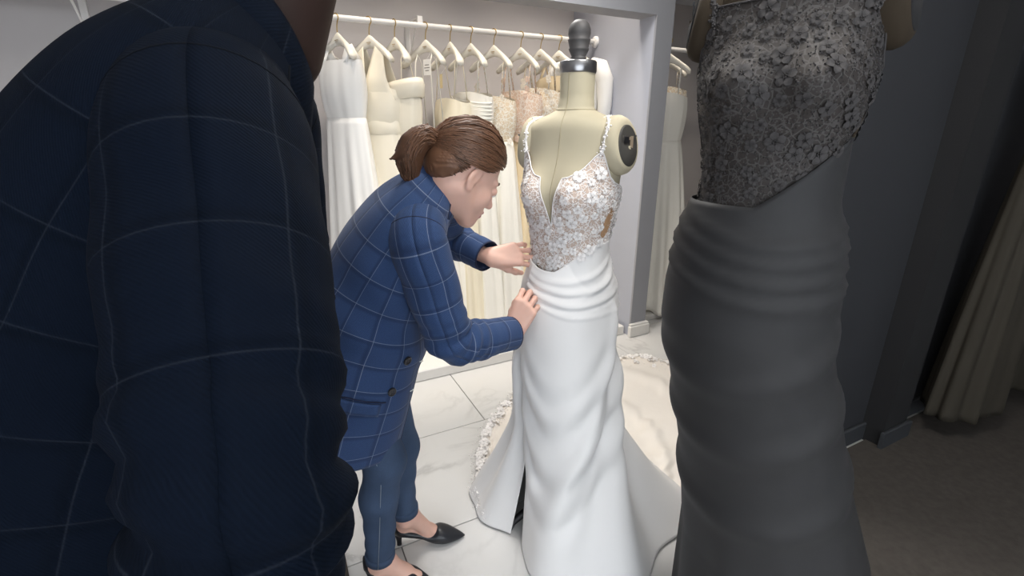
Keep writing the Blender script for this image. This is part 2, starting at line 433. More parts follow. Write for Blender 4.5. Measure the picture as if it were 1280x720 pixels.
# marble tiles, 1.18 x 0.592 m, staggered rows
tl, tw_, gap = 1.18, .592, .004
rows = range(-6, 4); w_ref = 1.376
offs = {0: .24, -1: 1.12, 1: 1.12, 2: .83, 3: .35}
for r in rows:
    wa = max(w_ref + (r - 1) * tw_, WF); wb = min(w_ref + r * tw_, WB)
    if wb - wa < .05: continue
    o = offs.get(r, (r * .393) % 1.18)
    k = math.floor((UL - o) / tl)
    while o + k * tl < UR:
        ua = max(o + k * tl, UL); ub = min(o + (k + 1) * tl, UR); k += 1
        if ub - ua < .05: continue
        b = MB(); c = RW((ua + ub) / 2, (wa + wb) / 2, -.003)
        b.box((0, 0, 0), (ub - ua - gap, wb - wa - gap, .006), 0, bevel=.0012)
        t = b.obj('tile', M['tile']); t.parent = floor; t.location = c - floor.location; t.rotation_euler.z = ROOM_ROT
slab('ceiling', UL, UR, WF, WB, ZC, ZC + .08, M['ceiling'])
slab('wall_back', UL, UR, WB, WB + .1, 0, ZC, M['wall'])
slab('wall_left', UL - .1, UL, WF, WB + .1, 0, ZC, M['wall'])
slab('wall_right', UR, UR + .1, WF, WB + .1, 0, ZC, M['wall'])
# shop front with a wide window behind the camera
wf = slab('wall_front', UL, -2.0, WF - .1, WF, 0, ZC, M['wall'])
for a in ((2.4, UR, 0, ZC), (-2.0, 2.4, 0, .45), (-2.0, 2.4, 2.55, ZC)):
    slab('wall_piece', a[0], a[1], WF - .1, WF, a[2], a[3], M['wall'], wf)
win = slab('window_1', -2.0, 2.4, WF - .06, WF - .05, .45, 2.55, M['glass'])
for u in (-2.0, -.55, .95, 2.36): slab('window_frame', u, u + .04, WF - .08, WF - .02, .45, 2.55, M['black'], win)
# niche: right return wall, front pillar, header beam, plinth
slab('wall_niche', 2.2, 2.33, 2.47, WB, .0, ZC, M['side'])
slab('trim_1', 2.2, 2.335, 2.455, 2.47, 0, ZC, M['frame'])
slab('trim_2', UL, 2.2, 2.455, 2.61, 2.085, ZC, M['frame'])
slab('trim_3', 2.335, UR, 2.455, 2.61, 2.2, ZC, M['frame'])
bb = slab('baseboard_pillar', 2.18, 2.355, 2.425, 2.455, 0, .085, M['trim'], bevel=.006)
slab('baseboard_cap', 2.185, 2.35, 2.432, 2.456, .085, .1, M['trim'], bb, .003)
pl = slab('trim_4', UL, 2.18, 2.5, WB, 0, .07, M['trim'], bevel=.006)
slab('trim_5', 2.335, UR, 2.62, WB, 0, .05, M['trim'], bevel=.006)
# added partition on the right, pillar and skirting, dimness painted into the colours
CW = 1.0
cw = slab('added_partition', 1.62, UR, CW, CW + .12, 0, ZC, M['dim_wall'])
slab('trim_6', 2.42, 2.62, CW - .09, CW, 0, ZC, M['dim_face'])
slab('baseboard_right', 1.64, UR, CW - .018, CW, 0, .095, M['dim_trim'], bevel=.005)
slab('baseboard_corner', 2.40, 2.64, CW - .108, CW - .09, 0, .095, M['dim_trim'], bevel=.005)

# ceiling lamps: two added fill panels out of view, then downlights
def fill_panel_lamp(u, w, label, pw):
    t = thing('fill_panel', RW(u, w, ZC), label, 'lamp', 'added ceiling panels')
    b = MB(); m = Matrix.Rotation(ROOM_ROT, 3, 'Z')
    for dx, dy, sx, sy in ((-.31, 0, .03, .65), (.31, 0, .03, .65), (0, -.31, .59, .03), (0, .31, .59, .03)):
        b.box(RW(u + dx, w + dy, ZC - .012), (sx, sy, .024), ROOM_ROT)
    b.obj('frame', M['trim'], t)
    b = MB(); b.box(RW(u, w, ZC - .008), (.59, .59, .012), ROOM_ROT); b.obj('diffuser', M['fillglow'], t)
    area('panel_fill', RW(u, w, ZC - .03), RW(u, w, 0), .58, .58, pw, (1, .96, .91))
fill_panel_lamp(*FILL_PANELS[0], 'added, unseen square ceiling panel lamp above the open floor', 20)
fill_panel_lamp(*FILL_PANELS[1], 'added, unseen square ceiling panel lamp just before the header beam', 30)
for i, (u, w) in enumerate(SPOTS):
    t = thing('downlight', RW(u, w, ZC), 'small round recessed downlight above the clothes rail', 'lamp', 'downlights over the rail')
    b = MB(); b.lathe(RW(u, w, ZC - .02), [(.05, .02), (.05, 0), (.04, 0), (.036, .012)], 20); b.obj('rim', M['steel'], t, True)
    b = MB(); b.lathe(RW(u, w, ZC - .012), [(.035, 0), (.034, .006)], 20); b.obj('lens', M['glow'], t, True)
    l = bpy.data.lights.new('downlight_beam', 'SPOT'); l.energy = 27; l.spot_size = R(105); l.spot_blend = .8; l.shadow_soft_size = .06; l.color = (1, .89, .76)
    o = bpy.data.objects.new('downlight_beam', l); o.location = RW(u, w, ZC - .03)
    o.rotation_euler = (Vector(RW(u, w + .12, 0)) - o.location).to_track_quat('-Z', 'Y').to_euler(); COL.objects.link(o)

# ------------------------------------------------------------------ clothes rail
RZ = 2.022; RWW = 3.057
def rail(name, u0, u1, w, z, label, flange_left, brackets):
    t = thing(name, RW(u1, w, z), label, 'clothes rail')
    b = MB(); b.tube([RW(u0, w, z), RW(u1 - .02, w, z)], .0165, 16); b.obj('bar', M['rail'], t, True)
    for u in ([u1] if not flange_left else [u0, u1]):
        b = MB(); b.tube([RW(u - .022, w, z), RW(u - .012, w, z), RW(u - .001, w, z)], [.026, .036, .038], 20); b.obj('flange', M['rail'], t, True)
    for u in brackets:
        b = MB()
        b.box(RW(u, (w + WB) / 2 + .01, z + .045), (.03, WB - w + .02, .012), ROOM_ROT)
        b.box(RW(u, WB - .008, z - .06), (.03, .014, .24), ROOM_ROT)
        b.box(RW(u, w, z + .028), (.03, .012, .04), ROOM_ROT)
        d = RW(0, WB - w - .03, .18); c = RW(u, (w + WB) / 2, z - .05)
        b.tube([RW(u, WB - .012, z - .16), RW(u, w + .05, z + .04)], .006, 8)
        b.obj('bracket', M['rail'], t)
    return t
rail('clothes_rail', -1.9, 2.2, RWW, RZ, 'long white clothes rail on wall brackets in the niche', False, (.93, -.7))
rail('clothes_rail', 2.335, UR, 3.057, RZ, 'short white clothes rail just right of the grey pillar', True, ())

def hook_pts(top):
    pts = []
    for k in range(11):
        a = R(-60 + 250 * k / 10); pts.append(Vector((-.0 + .0215 * math.cos(a), 0, top + .0215 * math.sin(a))))
    return [Vector((0, 0, top - .105)), Vector((0, 0, top - .06)), Vector((.004, 0, top - .035))] + pts
def build_hanger(name, base, yaw, label, scale=1.0, m1=None, m2=None):
    """hanger local x = shoulder line; base = rail centre."""
    t = thing(name, base, label, 'hanger', 'ivory hangers on the rail'); t.rotation_euler.z = yaw
    b = MB(); b.tube([p + Vector((0, 0, 0)) for p in hook_pts(0)], .0028, 8); h = b.obj('hook', m2 or M['gold'], None, True); h.parent = t
    n = 17; v = []; nc = 12
    for i in range(n):
        s = -1 + 2 * i / (n - 1); x = s * .165
        zc = -.105 - .105 * abs(s)**1.25; y0 = -.035 * abs(s)**2
        hz = .023 - .001 * abs(s) + .012 * math.exp(-(s / .18)**2); hy = .010 + .022 * abs(s)**1.5
        if abs(s) > .99: hz *= .75; hy *= .7
        for k in range(nc):
            a = 2 * math.pi * k / nc; v.append(Vector((x, y0 + hy * math.cos(a), zc + hz * math.sin(a))))
    f = grid_faces(n, nc, True); f = [q[::-1] for q in f]
    f.append(tuple(range(nc))); f.append(tuple(range((n - 1) * nc, n * nc))[::-1])
    o = mk('shoulder_bar', v, f, m1 or M['hanger']); o.parent = t
    b = MB(); b.box((0, -.0115, -.112), (.030, .0012, .003)); b.box((0, -.0115, -.120), (.020, .0012, .002)); o = b.obj('gold_print', M['gold']); o.parent = t
    return t

def flower_mesh(name, m, petals=5, r=.018):
    v = []; f = []
    for k in range(petals):
        a = 2 * math.pi * k / petals; n0 = len(v)
        for d, wdt, z in ((.12, .02, .0015), (.55, .42, .0045), (.85, .36, .0035), (1.0, .10, .0012)):
            for s in (-1, 0, 1):
                x, y = d * r, s * wdt * r * .95
                v.append(Vector((x * math.cos(a) - y * math.sin(a), x * math.sin(a) + y * math.cos(a), z - (.0012 if s == 0 else 0))))
        for i in range(3):
            for j in range(2): f.append((n0 + i * 3 + j, n0 + i * 3 + j + 3, n0 + i * 3 + j + 4, n0 + i * 3 + j + 1))
    b = MB(); b.v = v; b.f = f; b.uv = [(0, 0)] * len(v)
    for k in range(5): b.ball((.003 * math.cos(k * 1.256), .003 * math.sin(k * 1.256), .003), .0016, 5, 3)
    o = b.obj(name, m, smooth=True); COL.objects.unlink(o); return o
FLOWER = flower_mesh('lace_flower', M['lace_white']); FLOWER_DIM = flower_mesh('lace_flower', M['dim_lace_w'])
FLOWER_IV = flower_mesh('lace_flower', mat('ivory_applique', (246, 238, 224), .65, .03, 60))
FLOWER_BL = flower_mesh('lace_flower', mat('blush_applique', (240, 214, 196), .65, .03, 60))

# gown hanging on a rail, local coords: x across the shoulders, y thickness, z below the rail
def hang_gown(base, yaw, label, kind, fab, top, waist, hem, wt, ww, wh, seed, folds=9, amp=.22, strap=None, belt=None, flowers=None, lace=None, tagm=None, sleeve=False, vneck=0.0, depth=.055, name='hanging_gown', cat='gown', group='gowns hanging on the rails', strapx=.10, hemamp=0.0):
    rg = np.random.default_rng(seed)
    t = thing(name, base, label, cat, group); t.rotation_euler.z = yaw
    nc = 84; th = np.linspace(0, 2 * np.pi, nc, endpoint=False); ph = rg.uniform(0, 6.28, 5)
    def ring(z, a, d, am, zoff=None):
        k = 1 + am * (np.sin(folds * th + ph[0] + .6 * np.sin(2 * th + ph[1])) * .7 + .4 * np.sin((folds * 1.7 // 1) * th + ph[2] + z * 1.2))
        x = a * np.cos(th) * (1 + .35 * (k - 1)); y = d * np.sin(th) * k
        zz = np.full(nc, z) if zoff is None else z + zoff
        return np.stack([x, y, zz], 1)
    # bodice
    nb = 16; rowsv = []
    for i in range(nb):
        q = i / (nb - 1); z = top + (waist - top) * q
        a = wt + (ww - wt) * q**1.2 + .012 * math.sin(math.pi * q) ; d = depth * (1.05 + .35 * math.sin(math.pi * q))
        zo = None
        if vneck:
            vv = -vneck * np.clip(1 - np.abs(np.cos(th)) / .55, 0, 1) * (np.sin(th) < 0) - vneck * .85 * np.clip(1 - np.abs(np.cos(th)) / .55, 0, 1) * (np.sin(th) >= 0)
            zo = vv * (1 - q)**1.5
        elif kind != 'plain':
            zo = (.022 * np.cos(2 * th) * -1 + .012 * np.abs(np.cos(th))) * (1 - q)**2
        rowsv.append(ring(z, a, d, .02 if lace else .035, zo))
    V = np.concatenate(rowsv); o = mk('bodice', V, grid_faces(nb, nc, True), lace or fab); o.parent = t
    # skirt
    ns = 40; rowsv = []
    for i in range(ns):
        q = i / (ns - 1); z = waist + (hem - waist) * q
        a = ww + (wh - ww) * q**.8; d = depth * 1.05 + (depth * 1.25) * q**.7
        zo = None
        if hemamp: zo = hemamp * q**6 * np.sin(folds * th + ph[3])
        rowsv.append(ring(z, a, d, amp * min(1, .12 + 1.4 * q), zo))
    V = np.concatenate(rowsv); o = mk('skirt', V, grid_faces(ns, nc, True), fab, solid=.002); o.parent = t
    if strap:
        for s in (-1, 1):
            b = MB(); w = strap
            b.tube([(s * strapx, -.012, -.150), (s * strapx, -.034, -.20), (s * (wt * .62), -depth * .8, top + .012 - (0 if w < .02 else .03))], w, 6, flat=.3 if w > .01 else 1)
            b.tube([(s * strapx, -.012, -.150), (s * strapx, .02, -.20), (s * (wt * .55), depth * .8, top + .0)], w, 6, flat=.3 if w > .01 else 1)
            o = b.obj('strap', lace or fab, smooth=True); o.parent = t
    if kind == 'v':
        for s in (-1, 1):
            for fb in (-1, 1):
                v = []; nr_, nk_ = 12, 7
                for i in range(nr_):
                    q = i / (nr_ - 1); z = -.128 + (top - .06 + .128) * q
                    xi = .040 * (1 - q)**1.0 - (.02 if fb < 0 else 0) * q; xo = .098 + (wt * .97 - .098) * q**1.6
                    for k in range(nk_):
                        r_ = k / (nk_ - 1); x = xi + (xo - xi) * r_
                        y = fb * (.012 + (depth * 1.18 - .012) * min(1, q * 1.6)) * math.sqrt(max(.05, 1 - (x / (wt * 1.03))**2)) 
                        v.append((s * x, y, z - .022 * r_ * (1 - q)))
                o = mk('shoulder_panel', np.array(v), grid_faces(nr_, nk_), fab, solid=.002); o.parent = t
    if belt:
        V = np.concatenate([ring(waist + dz, ww + .006 + e, depth * 1.08 + .006 + e, .0) for dz, e in ((.05, 0), (.045, .004), (-.025, .004), (-.03, 0))])
        o = mk('belt', V, grid_faces(4, nc, True), fab); o.parent = t
    if kind == 'cuff':
        V = np.concatenate([ring(top + dz, wt + e, depth * 1.05 + e, .0, .03 * np.cos(th)) for dz, e in ((.015, .0), (.03, .022), (.0, .034), (-.06, .028), (-.075, .012))])
        o = mk('folded_cuff', V, grid_faces(5, nc, True), fab); o.parent = t
    if kind == 'ruched':
        b = MB()
        for j in range(7):
            z = top - .02 - j * .022; b.tube([((wt + .006) * math.cos(x), (depth * 1.25) * math.sin(x), z - .03 * math.cos(x + .4)) for x in np.linspace(math.pi, 2 * math.pi, 15)], .0055, 6)
        o = b.obj('ruching', fab, smooth=True); o.parent = t
    if sleeve:
        for s in (-1, 1):
            b = MB(); b.tube([(s * .10, -.01, -.14), (s * .165, -.02, -.175), (s * .205, -.02, -.26), (s * .215, -.02, -.42), (s * .20, -.025, -.62)], [.03, .055, .058, .05, .036], 14)
            o = b.obj('sleeve', fab, smooth=True); o.parent = t
        b = MB(); b.tube([(-.12, -.015, -.16), (0, -.03, -.15), (.12, -.015, -.16)], [.03, .034, .03], 12); o = b.obj('yoke', fab, smooth=True); o.parent = t
    if flowers:
        src, cnt, zlo = flowers
        for j in range(cnt):
            z = top + .10 - rg.uniform(0, 1)**1.1 * zlo; x = rg.uniform(-1, 1)
            if z > top: x = math.copysign(strapx + rg.uniform(-.012, .012), x); y = -.05; nrm = Vector((0, -1, 0))
            else:
                a = math.pi * 1.5 + x * 1.25; y = (depth * 1.3) * math.sin(a); xx = (wt * 1.03) * math.cos(a); nrm = Vector((math.cos(a) / wt, math.sin(a) / depth, 0)).normalized(); x = xx
            q = nrm.to_track_quat('Z', 'Y') @ Matrix.Rotation(rg.uniform(0, 6), 4, 'Z').to_quaternion()
            inst(src, 'lace_flower', t, Vector((x, y, z)) + nrm * .004, q, rg.uniform(.8, 1.25))
    if tagm:
        mm, x, z, sx, sz = tagm
        b = MB(); b.box((x, -.075, z), (sx, .0015, sz)); o = b.obj('price_tag', mm); o.parent = t
        if mm is M['tagp']:
            b = MB()
            for j, ww_ in enumerate((.6, .75, .5)): b.box((x, -.0765, z + sz * .15 - j * sz * .18), (sx * ww_, .0008, sz * .05))
            p = b.obj('print', M['ink']); p.parent = o
        b = MB(); b.tube([(x, -.075, z + sz / 2), (x, -.03, z + sz / 2 + .05)], .0008, 4); p = b.obj('string', M['tagp']); p.parent = o
    return t

YAW0 = ROOM_ROT  # local x along the rail; hangers are turned across it
def rack(u, w, yawdeg, glabel, hlabel, **kw):
    base = RW(u, w, RZ); yaw = YAW0 + R(yawdeg)
    kw['wt'] *= 1.14; kw['ww'] *= 1.12; kw['wh'] *= 1.08; kw.setdefault('depth', .066)
    build_hanger('clothes_hanger', base + Vector((0, 0, .0)), yaw, hlabel)
    hang_gown(base, yaw, glabel, seed=int(u * 100) + 3, **kw)
H0 = -1.88
rack(.455, RWW, -62, 'ivory gown half hidden at the left end of the long rail', 'ivory hanger at the far left end of the rail', kind='plain', fab=FAB[4], top=-.22, waist=-.52, hem=H0, wt=.15, ww=.14, wh=.22, strap=.03)
rack(.628, RWW, -48, 'ivory satin V-neck gown with wide belt, leftmost on the rail', 'ivory hanger holding the V-neck belted gown', kind='v', fab=FAB[0], top=-.36, waist=-.58, hem=H0, wt=.15, ww=.135, wh=.24, belt=1, depth=.06, folds=7, strap=None)
rack(.773, RWW, -70, 'ivory satin gown with a wide folded cuff neckline', 'empty-shouldered ivory hanger above the cuffed gown', kind='cuff', fab=FAB[0], top=-.36, waist=-.66, hem=H0, wt=.165, ww=.135, wh=.25, strap=.0035, depth=.07, folds=8)
rack(.958, RWW, -60, 'plain ivory gown on very long thin straps with a price tag', 'ivory hanger in front of the wall bracket', kind='sweet', fab=FAB[2], top=-.62, waist=-.82, hem=H0, wt=.12, ww=.13, wh=.24, strap=.004, tagm=(M['tagp'], .07, -.235, .055, .085), strapx=.06)
rack(1.113, RWW, -78, 'plain strapless ivory bodice gown with a narrow cream tag', 'edge-on ivory hanger left of the ruched gown', kind='sweet', fab=FAB[1], top=-.42, waist=-.70, hem=H0, wt=.15, ww=.13, wh=.22, strap=.003, tagm=(M['tagc'], .0, -.30, .03, .08))
rack(1.249, RWW, -70, 'ruched white gown with a soft pleated bodice', 'edge-on ivory hanger above the ruched gown', kind='ruched', fab=FAB[2], top=-.38, waist=-.62, hem=H0, wt=.155, ww=.13, wh=.23, strap=.0035)
rack(1.407, RWW, -64, 'white floral lace gown on thin straps behind the bent head', 'ivory hanger holding the white floral lace gown', kind='sweet', fab=FAB[2], top=-.40, waist=-.66, hem=H0, wt=.145, ww=.13, wh=.23, strap=.004, lace=M['ivory_lace'], flowers=(FLOWER_IV, 34, .5))
rack(1.602, RWW, -64, 'blush pink floral lace gown left of the dress form', 'ivory hanger holding the blush lace gown', kind='sweet', fab=FAB[3], top=-.36, waist=-.62, hem=H0, wt=.145, ww=.13, wh=.22, strap=.005, lace=M['blush_lace'], flowers=(FLOWER_BL, 34, .5))
rack(1.752, RWW, -64, 'ivory gown with fluffy blossom straps beside the blush gown', 'ivory hanger holding the blossom strap gown', kind='sweet', fab=FAB[1], top=-.34, waist=-.60, hem=H0, wt=.15, ww=.13, wh=.22, strap=.006, lace=M['ivory_lace'], flowers=(FLOWER_IV, 40, .5))
rack(1.896, RWW, -60, 'plain champagne satin gown right behind the form knob', 'ivory hanger half behind the grey form knob', kind='sweet', fab=FAB[3], top=-.26, waist=-.58, hem=H0, wt=.15, ww=.13, wh=.22, strap=.012)
rack(2.07, RWW, -60, 'long-sleeved white satin gown at the right end of the rail', 'ivory hanger at the right end by the side wall', kind='plain', fab=FAB[4], top=-.17, waist=-.56, hem=-1.72, wt=.13, ww=.12, wh=.19, sleeve=True, depth=.05)
# second niche, right of the pillar
rack(2.80, 2.98, -60, 'champagne gown with a price tag hanging right of the pillar', 'ivory hanger nearest the pillar in the right niche', kind='sweet', fab=FAB[3], top=-.3, waist=-.6, hem=-1.9, wt=.15, ww=.14, wh=.26, strap=.004, lace=M['ivory_lace'], tagm=(M['tagp'], -.03, -.42, .055, .085), hemamp=.01)
rack(2.62, 2.78, -50, 'long white tulle gown pooling on the floor beside the pillar', 'ivory hanger of the tulle gown beside the pillar', kind='sweet', fab=FAB[2], top=-.36, waist=-.66, hem=-1.96, wt=.14, ww=.13, wh=.28, strap=.004, folds=11, hemamp=.012)

# ------------------------------------------------------------------ dress form and bridal gown
FORM_RINGS = [(1.605, .049, .05), (1.56, .049, .05), (1.52, .051, .053), (1.498, .060, .060), (1.487, .086, .068), (1.474, .122, .078), (1.456, .152, .088), (1.42, .168, .096), (1.38, .166, .102),
              (1.34, .156, .106), (1.30, .150, .110), (1.26, .147, .114), (1.22, .141, .112), (1.16, .128, .102), (1.10, .119, .094), (1.06, .119, .094), (1.0, .126, .098), (.92, .140, .106), (.82, .146, .110), (.75, .142, .106)]
FR = np.array(FORM_RINGS)[::-1]
def form_surf(th, z, off=0.0):
    """local form coords: front = -y, left side = +x."""
    a = smooth_interp(z, FR[:, 0], FR[:, 1]); b = smooth_interp(z, FR[:, 0], FR[:, 2])
    th = np.asarray(th, float); a = a + off; b = b + off
    p = 2.25; c, s = np.cos(th), np.sin(th)
    r = (np.abs(c)**p + np.abs(s)**p)**(-1 / p)
    x = a * r * c; y = b * r * s
    for sx in (-1, 1):
        g = np.exp(-((x - sx * .068) / .05)**2 - ((z - 1.265) / .055)**2) * (y < 0)
        y = y - .034 * g; x = x + sx * .006 * g
    y = y + .02 * np.exp(-((z - 1.40) / .08)**2) * (y < 0) + .012 * np.clip((z - 1.42) / .12, 0, 1)
    return np.stack([x, y, z * np.ones_like(x)], -1)
class Frame:
    def __init__(s, loc, yaw, lift=0.0): s.o = np.array(loc, float); s.c, s.s = math.cos(yaw), math.sin(yaw); s.k = 1.0; s.lift = lift
    def __call__(s, V):
        V = np.asarray(V, float) * s.k; X = V[..., 0] * s.c - V[..., 1] * s.s; Y = V[..., 0] * s.s + V[..., 1] * s.c
        return np.stack([X, Y, V[..., 2] + s.lift], -1) + s.o
def dress_form(name, fr, label, mm):
    t = thing(name, fr.o, label, 'dress form')
    zs = np.concatenate([np.linspace(.75, 1.44, 46), np.linspace(1.445, 1.605, 30)]); nc = 72
    th = np.linspace(0, 2 * np.pi, nc, endpoint=False)
    V = np.concatenate([form_surf(th, np.full(nc, z)) for z in zs])
    f = grid_faces(len(zs), nc, True); f.append(tuple(range(nc))[::-1])
    torso = mk('torso', fr(V), f, mm['linen'], t)
    b = MB()
    for a0 in (-math.pi / 2,):
        b.tube([Vector(q) for q in fr(np.concatenate([form_surf(np.array([a0]), np.array([z]), .0006) for z in np.linspace(.8, 1.6, 50)]))], .0011, 5)
    b.tube([Vector(q) for q in fr(np.concatenate([form_surf(np.array([a0]), np.array([1.5]), .001) for a0 in np.linspace(0, 2 * np.pi, 40)]))], .0012, 5)
    b.obj('seam', mm['seam'], torso, True)
    c = Vector(fr(np.array([0, .012, 0]))); z0 = fr.k
    b = MB(); b.lathe(c + Vector((0, 0, 1.603 * z0)), [(.052, -.004), (.0535, 0), (.0535, .026), (.051, .029), (.02, .030)], 36); cap = b.obj('neck_cap', mm['steel'], t, True)
    b = MB(); b.lathe(c + Vector((0, 0, 1.63 * z0)), [(.022, 0), (.023, .012), (.020, .014), (.028, .030), (.0295, .034), (.027, .036), (.0315, .054), (.0325, .058), (.029, .060), (.032, .072), (.0315, .084), (.026, .098), (.016, .107), (.004, .110)], 28); b.obj('knob', mm['knob'], t, True)
    for s in (1, -1):
        # arm stub: padded oval end with a plate
        v = []; n = 36
        ta = R(-14) * s; ct, st = math.cos(ta), math.sin(ta)
        def stub(dx, y, z): return np.array([s * .136 + (s * dx * ct - y * st), s * dx * st + y * ct + .004, 1.402 + z])
        prof = [(-.045, .62), (-.02, .86), (.0, .95), (.018, .96), (.032, .90), (.041, .80), (.045, .70), (.046, .0)]
        for dx, k_ in prof:
            for k in range(n):
                q = 2 * math.pi * k / n; v.append(stub(dx - .010 * math.sin(q), .066 * k_ * math.cos(q), .086 * k_ * math.sin(q)))
        f = grid_faces(len(prof), n, True); f = f if s > 0 else [q[::-1] for q in f]
        mk('arm_stub', fr(np.array(v)), f, mm['linen'], t)
        v = []
        for dx, e in ((.036, .0), (.0475, .0), (.0492, -.004), (.0495, -.044)):
            for k in range(n):
                q = 2 * math.pi * k / n; v.append(stub(dx - .008 * math.sin(q), (.040 + e * .8) * math.cos(q), (.056 + e) * math.sin(q)))
        f = grid_faces(4, n, True); f.append(tuple(range(3 * n, 4 * n)))
        pl_ = mk('arm_plate', fr(np.array(v)), f if s > 0 else [q[::-1] for q in f], mm['plate'], t)
        b = MB()
        def lb(y, z, sy, sz, d=.0018):
            pts = [stub(.0493 + e, y + a * sy / 2, z + c_ * sz / 2) for e in (0, d) for a, c_ in ((-1, -1), (1, -1), (1, 1), (-1, 1))]
            b.add([Vector(q) for q in fr(np.array(pts))], [(0, 1, 2, 3), (7, 6, 5, 4), (0, 4, 5, 1), (1, 5, 6, 2), (2, 6, 7, 3), (3, 7, 4, 0)])
        lb(.010, 0, .012, .052); lb(-.004, .020, .016, .008)
        b.obj('slot_plate', mm['brass'], pl_)
        b = MB(); lb(-.012, .016, .018, .016, .002); lb(-.012, -.016, .014, .014, .002); b.obj('slot', mm['black'], pl_)
        b = MB()
        for y, z in ((.026, .026), (.026, -.026), (-.026, .026), (-.026, -.026)): lb(y, z, .005, .005, .003)
        b.obj('screw', mm['steel'], pl_)
    b = MB(); c0 = Vector(fr.o); b.tube([c0 + Vector((0, 0, .03)), c0 + Vector((0, 0, .80 + fr.lift))], .017, 16); b.obj('pole', mm['black'], t, True)
    b = MB()
    for k in range(4):
        a = R(25 + 90 * k); d = Vector((math.cos(a), math.sin(a), 0))
        b.tube([c0 + Vector((0, 0, .12)), c0 + d * .08 + Vector((0, 0, .10)), c0 + d * (.20 if not fr.lift else .12) + Vector((0, 0, .035)), c0 + d * (.215 if not fr.lift else .135) + Vector((0, 0, .012))], [.02, .017, .013, .012], 10)
    b.obj('base', mm['black'], t, True)
    return t
FMAT = dict(linen=M['linen'], seam=M['linen_seam'], steel=M['steel'], knob=M['knob'], plate=M['plate'], brass=M['brass'], black=M['black'])
FDIM = dict(linen=M['dim_linen'], seam=M['black'], steel=M['dim_trim'], knob=M['dim_face'], plate=M['dim_face'], brass=M['dim_trim'], black=M['black'])  # added second form: dimness painted into its colours
FX, FY = .185, 1.50
FYAW = R(-37)
main_fr = Frame((FX, FY, 0), FYAW)
dress_form('dress_form', main_fr, 'beige linen dress form with grey knob, wearing the white lace gown', FMAT)

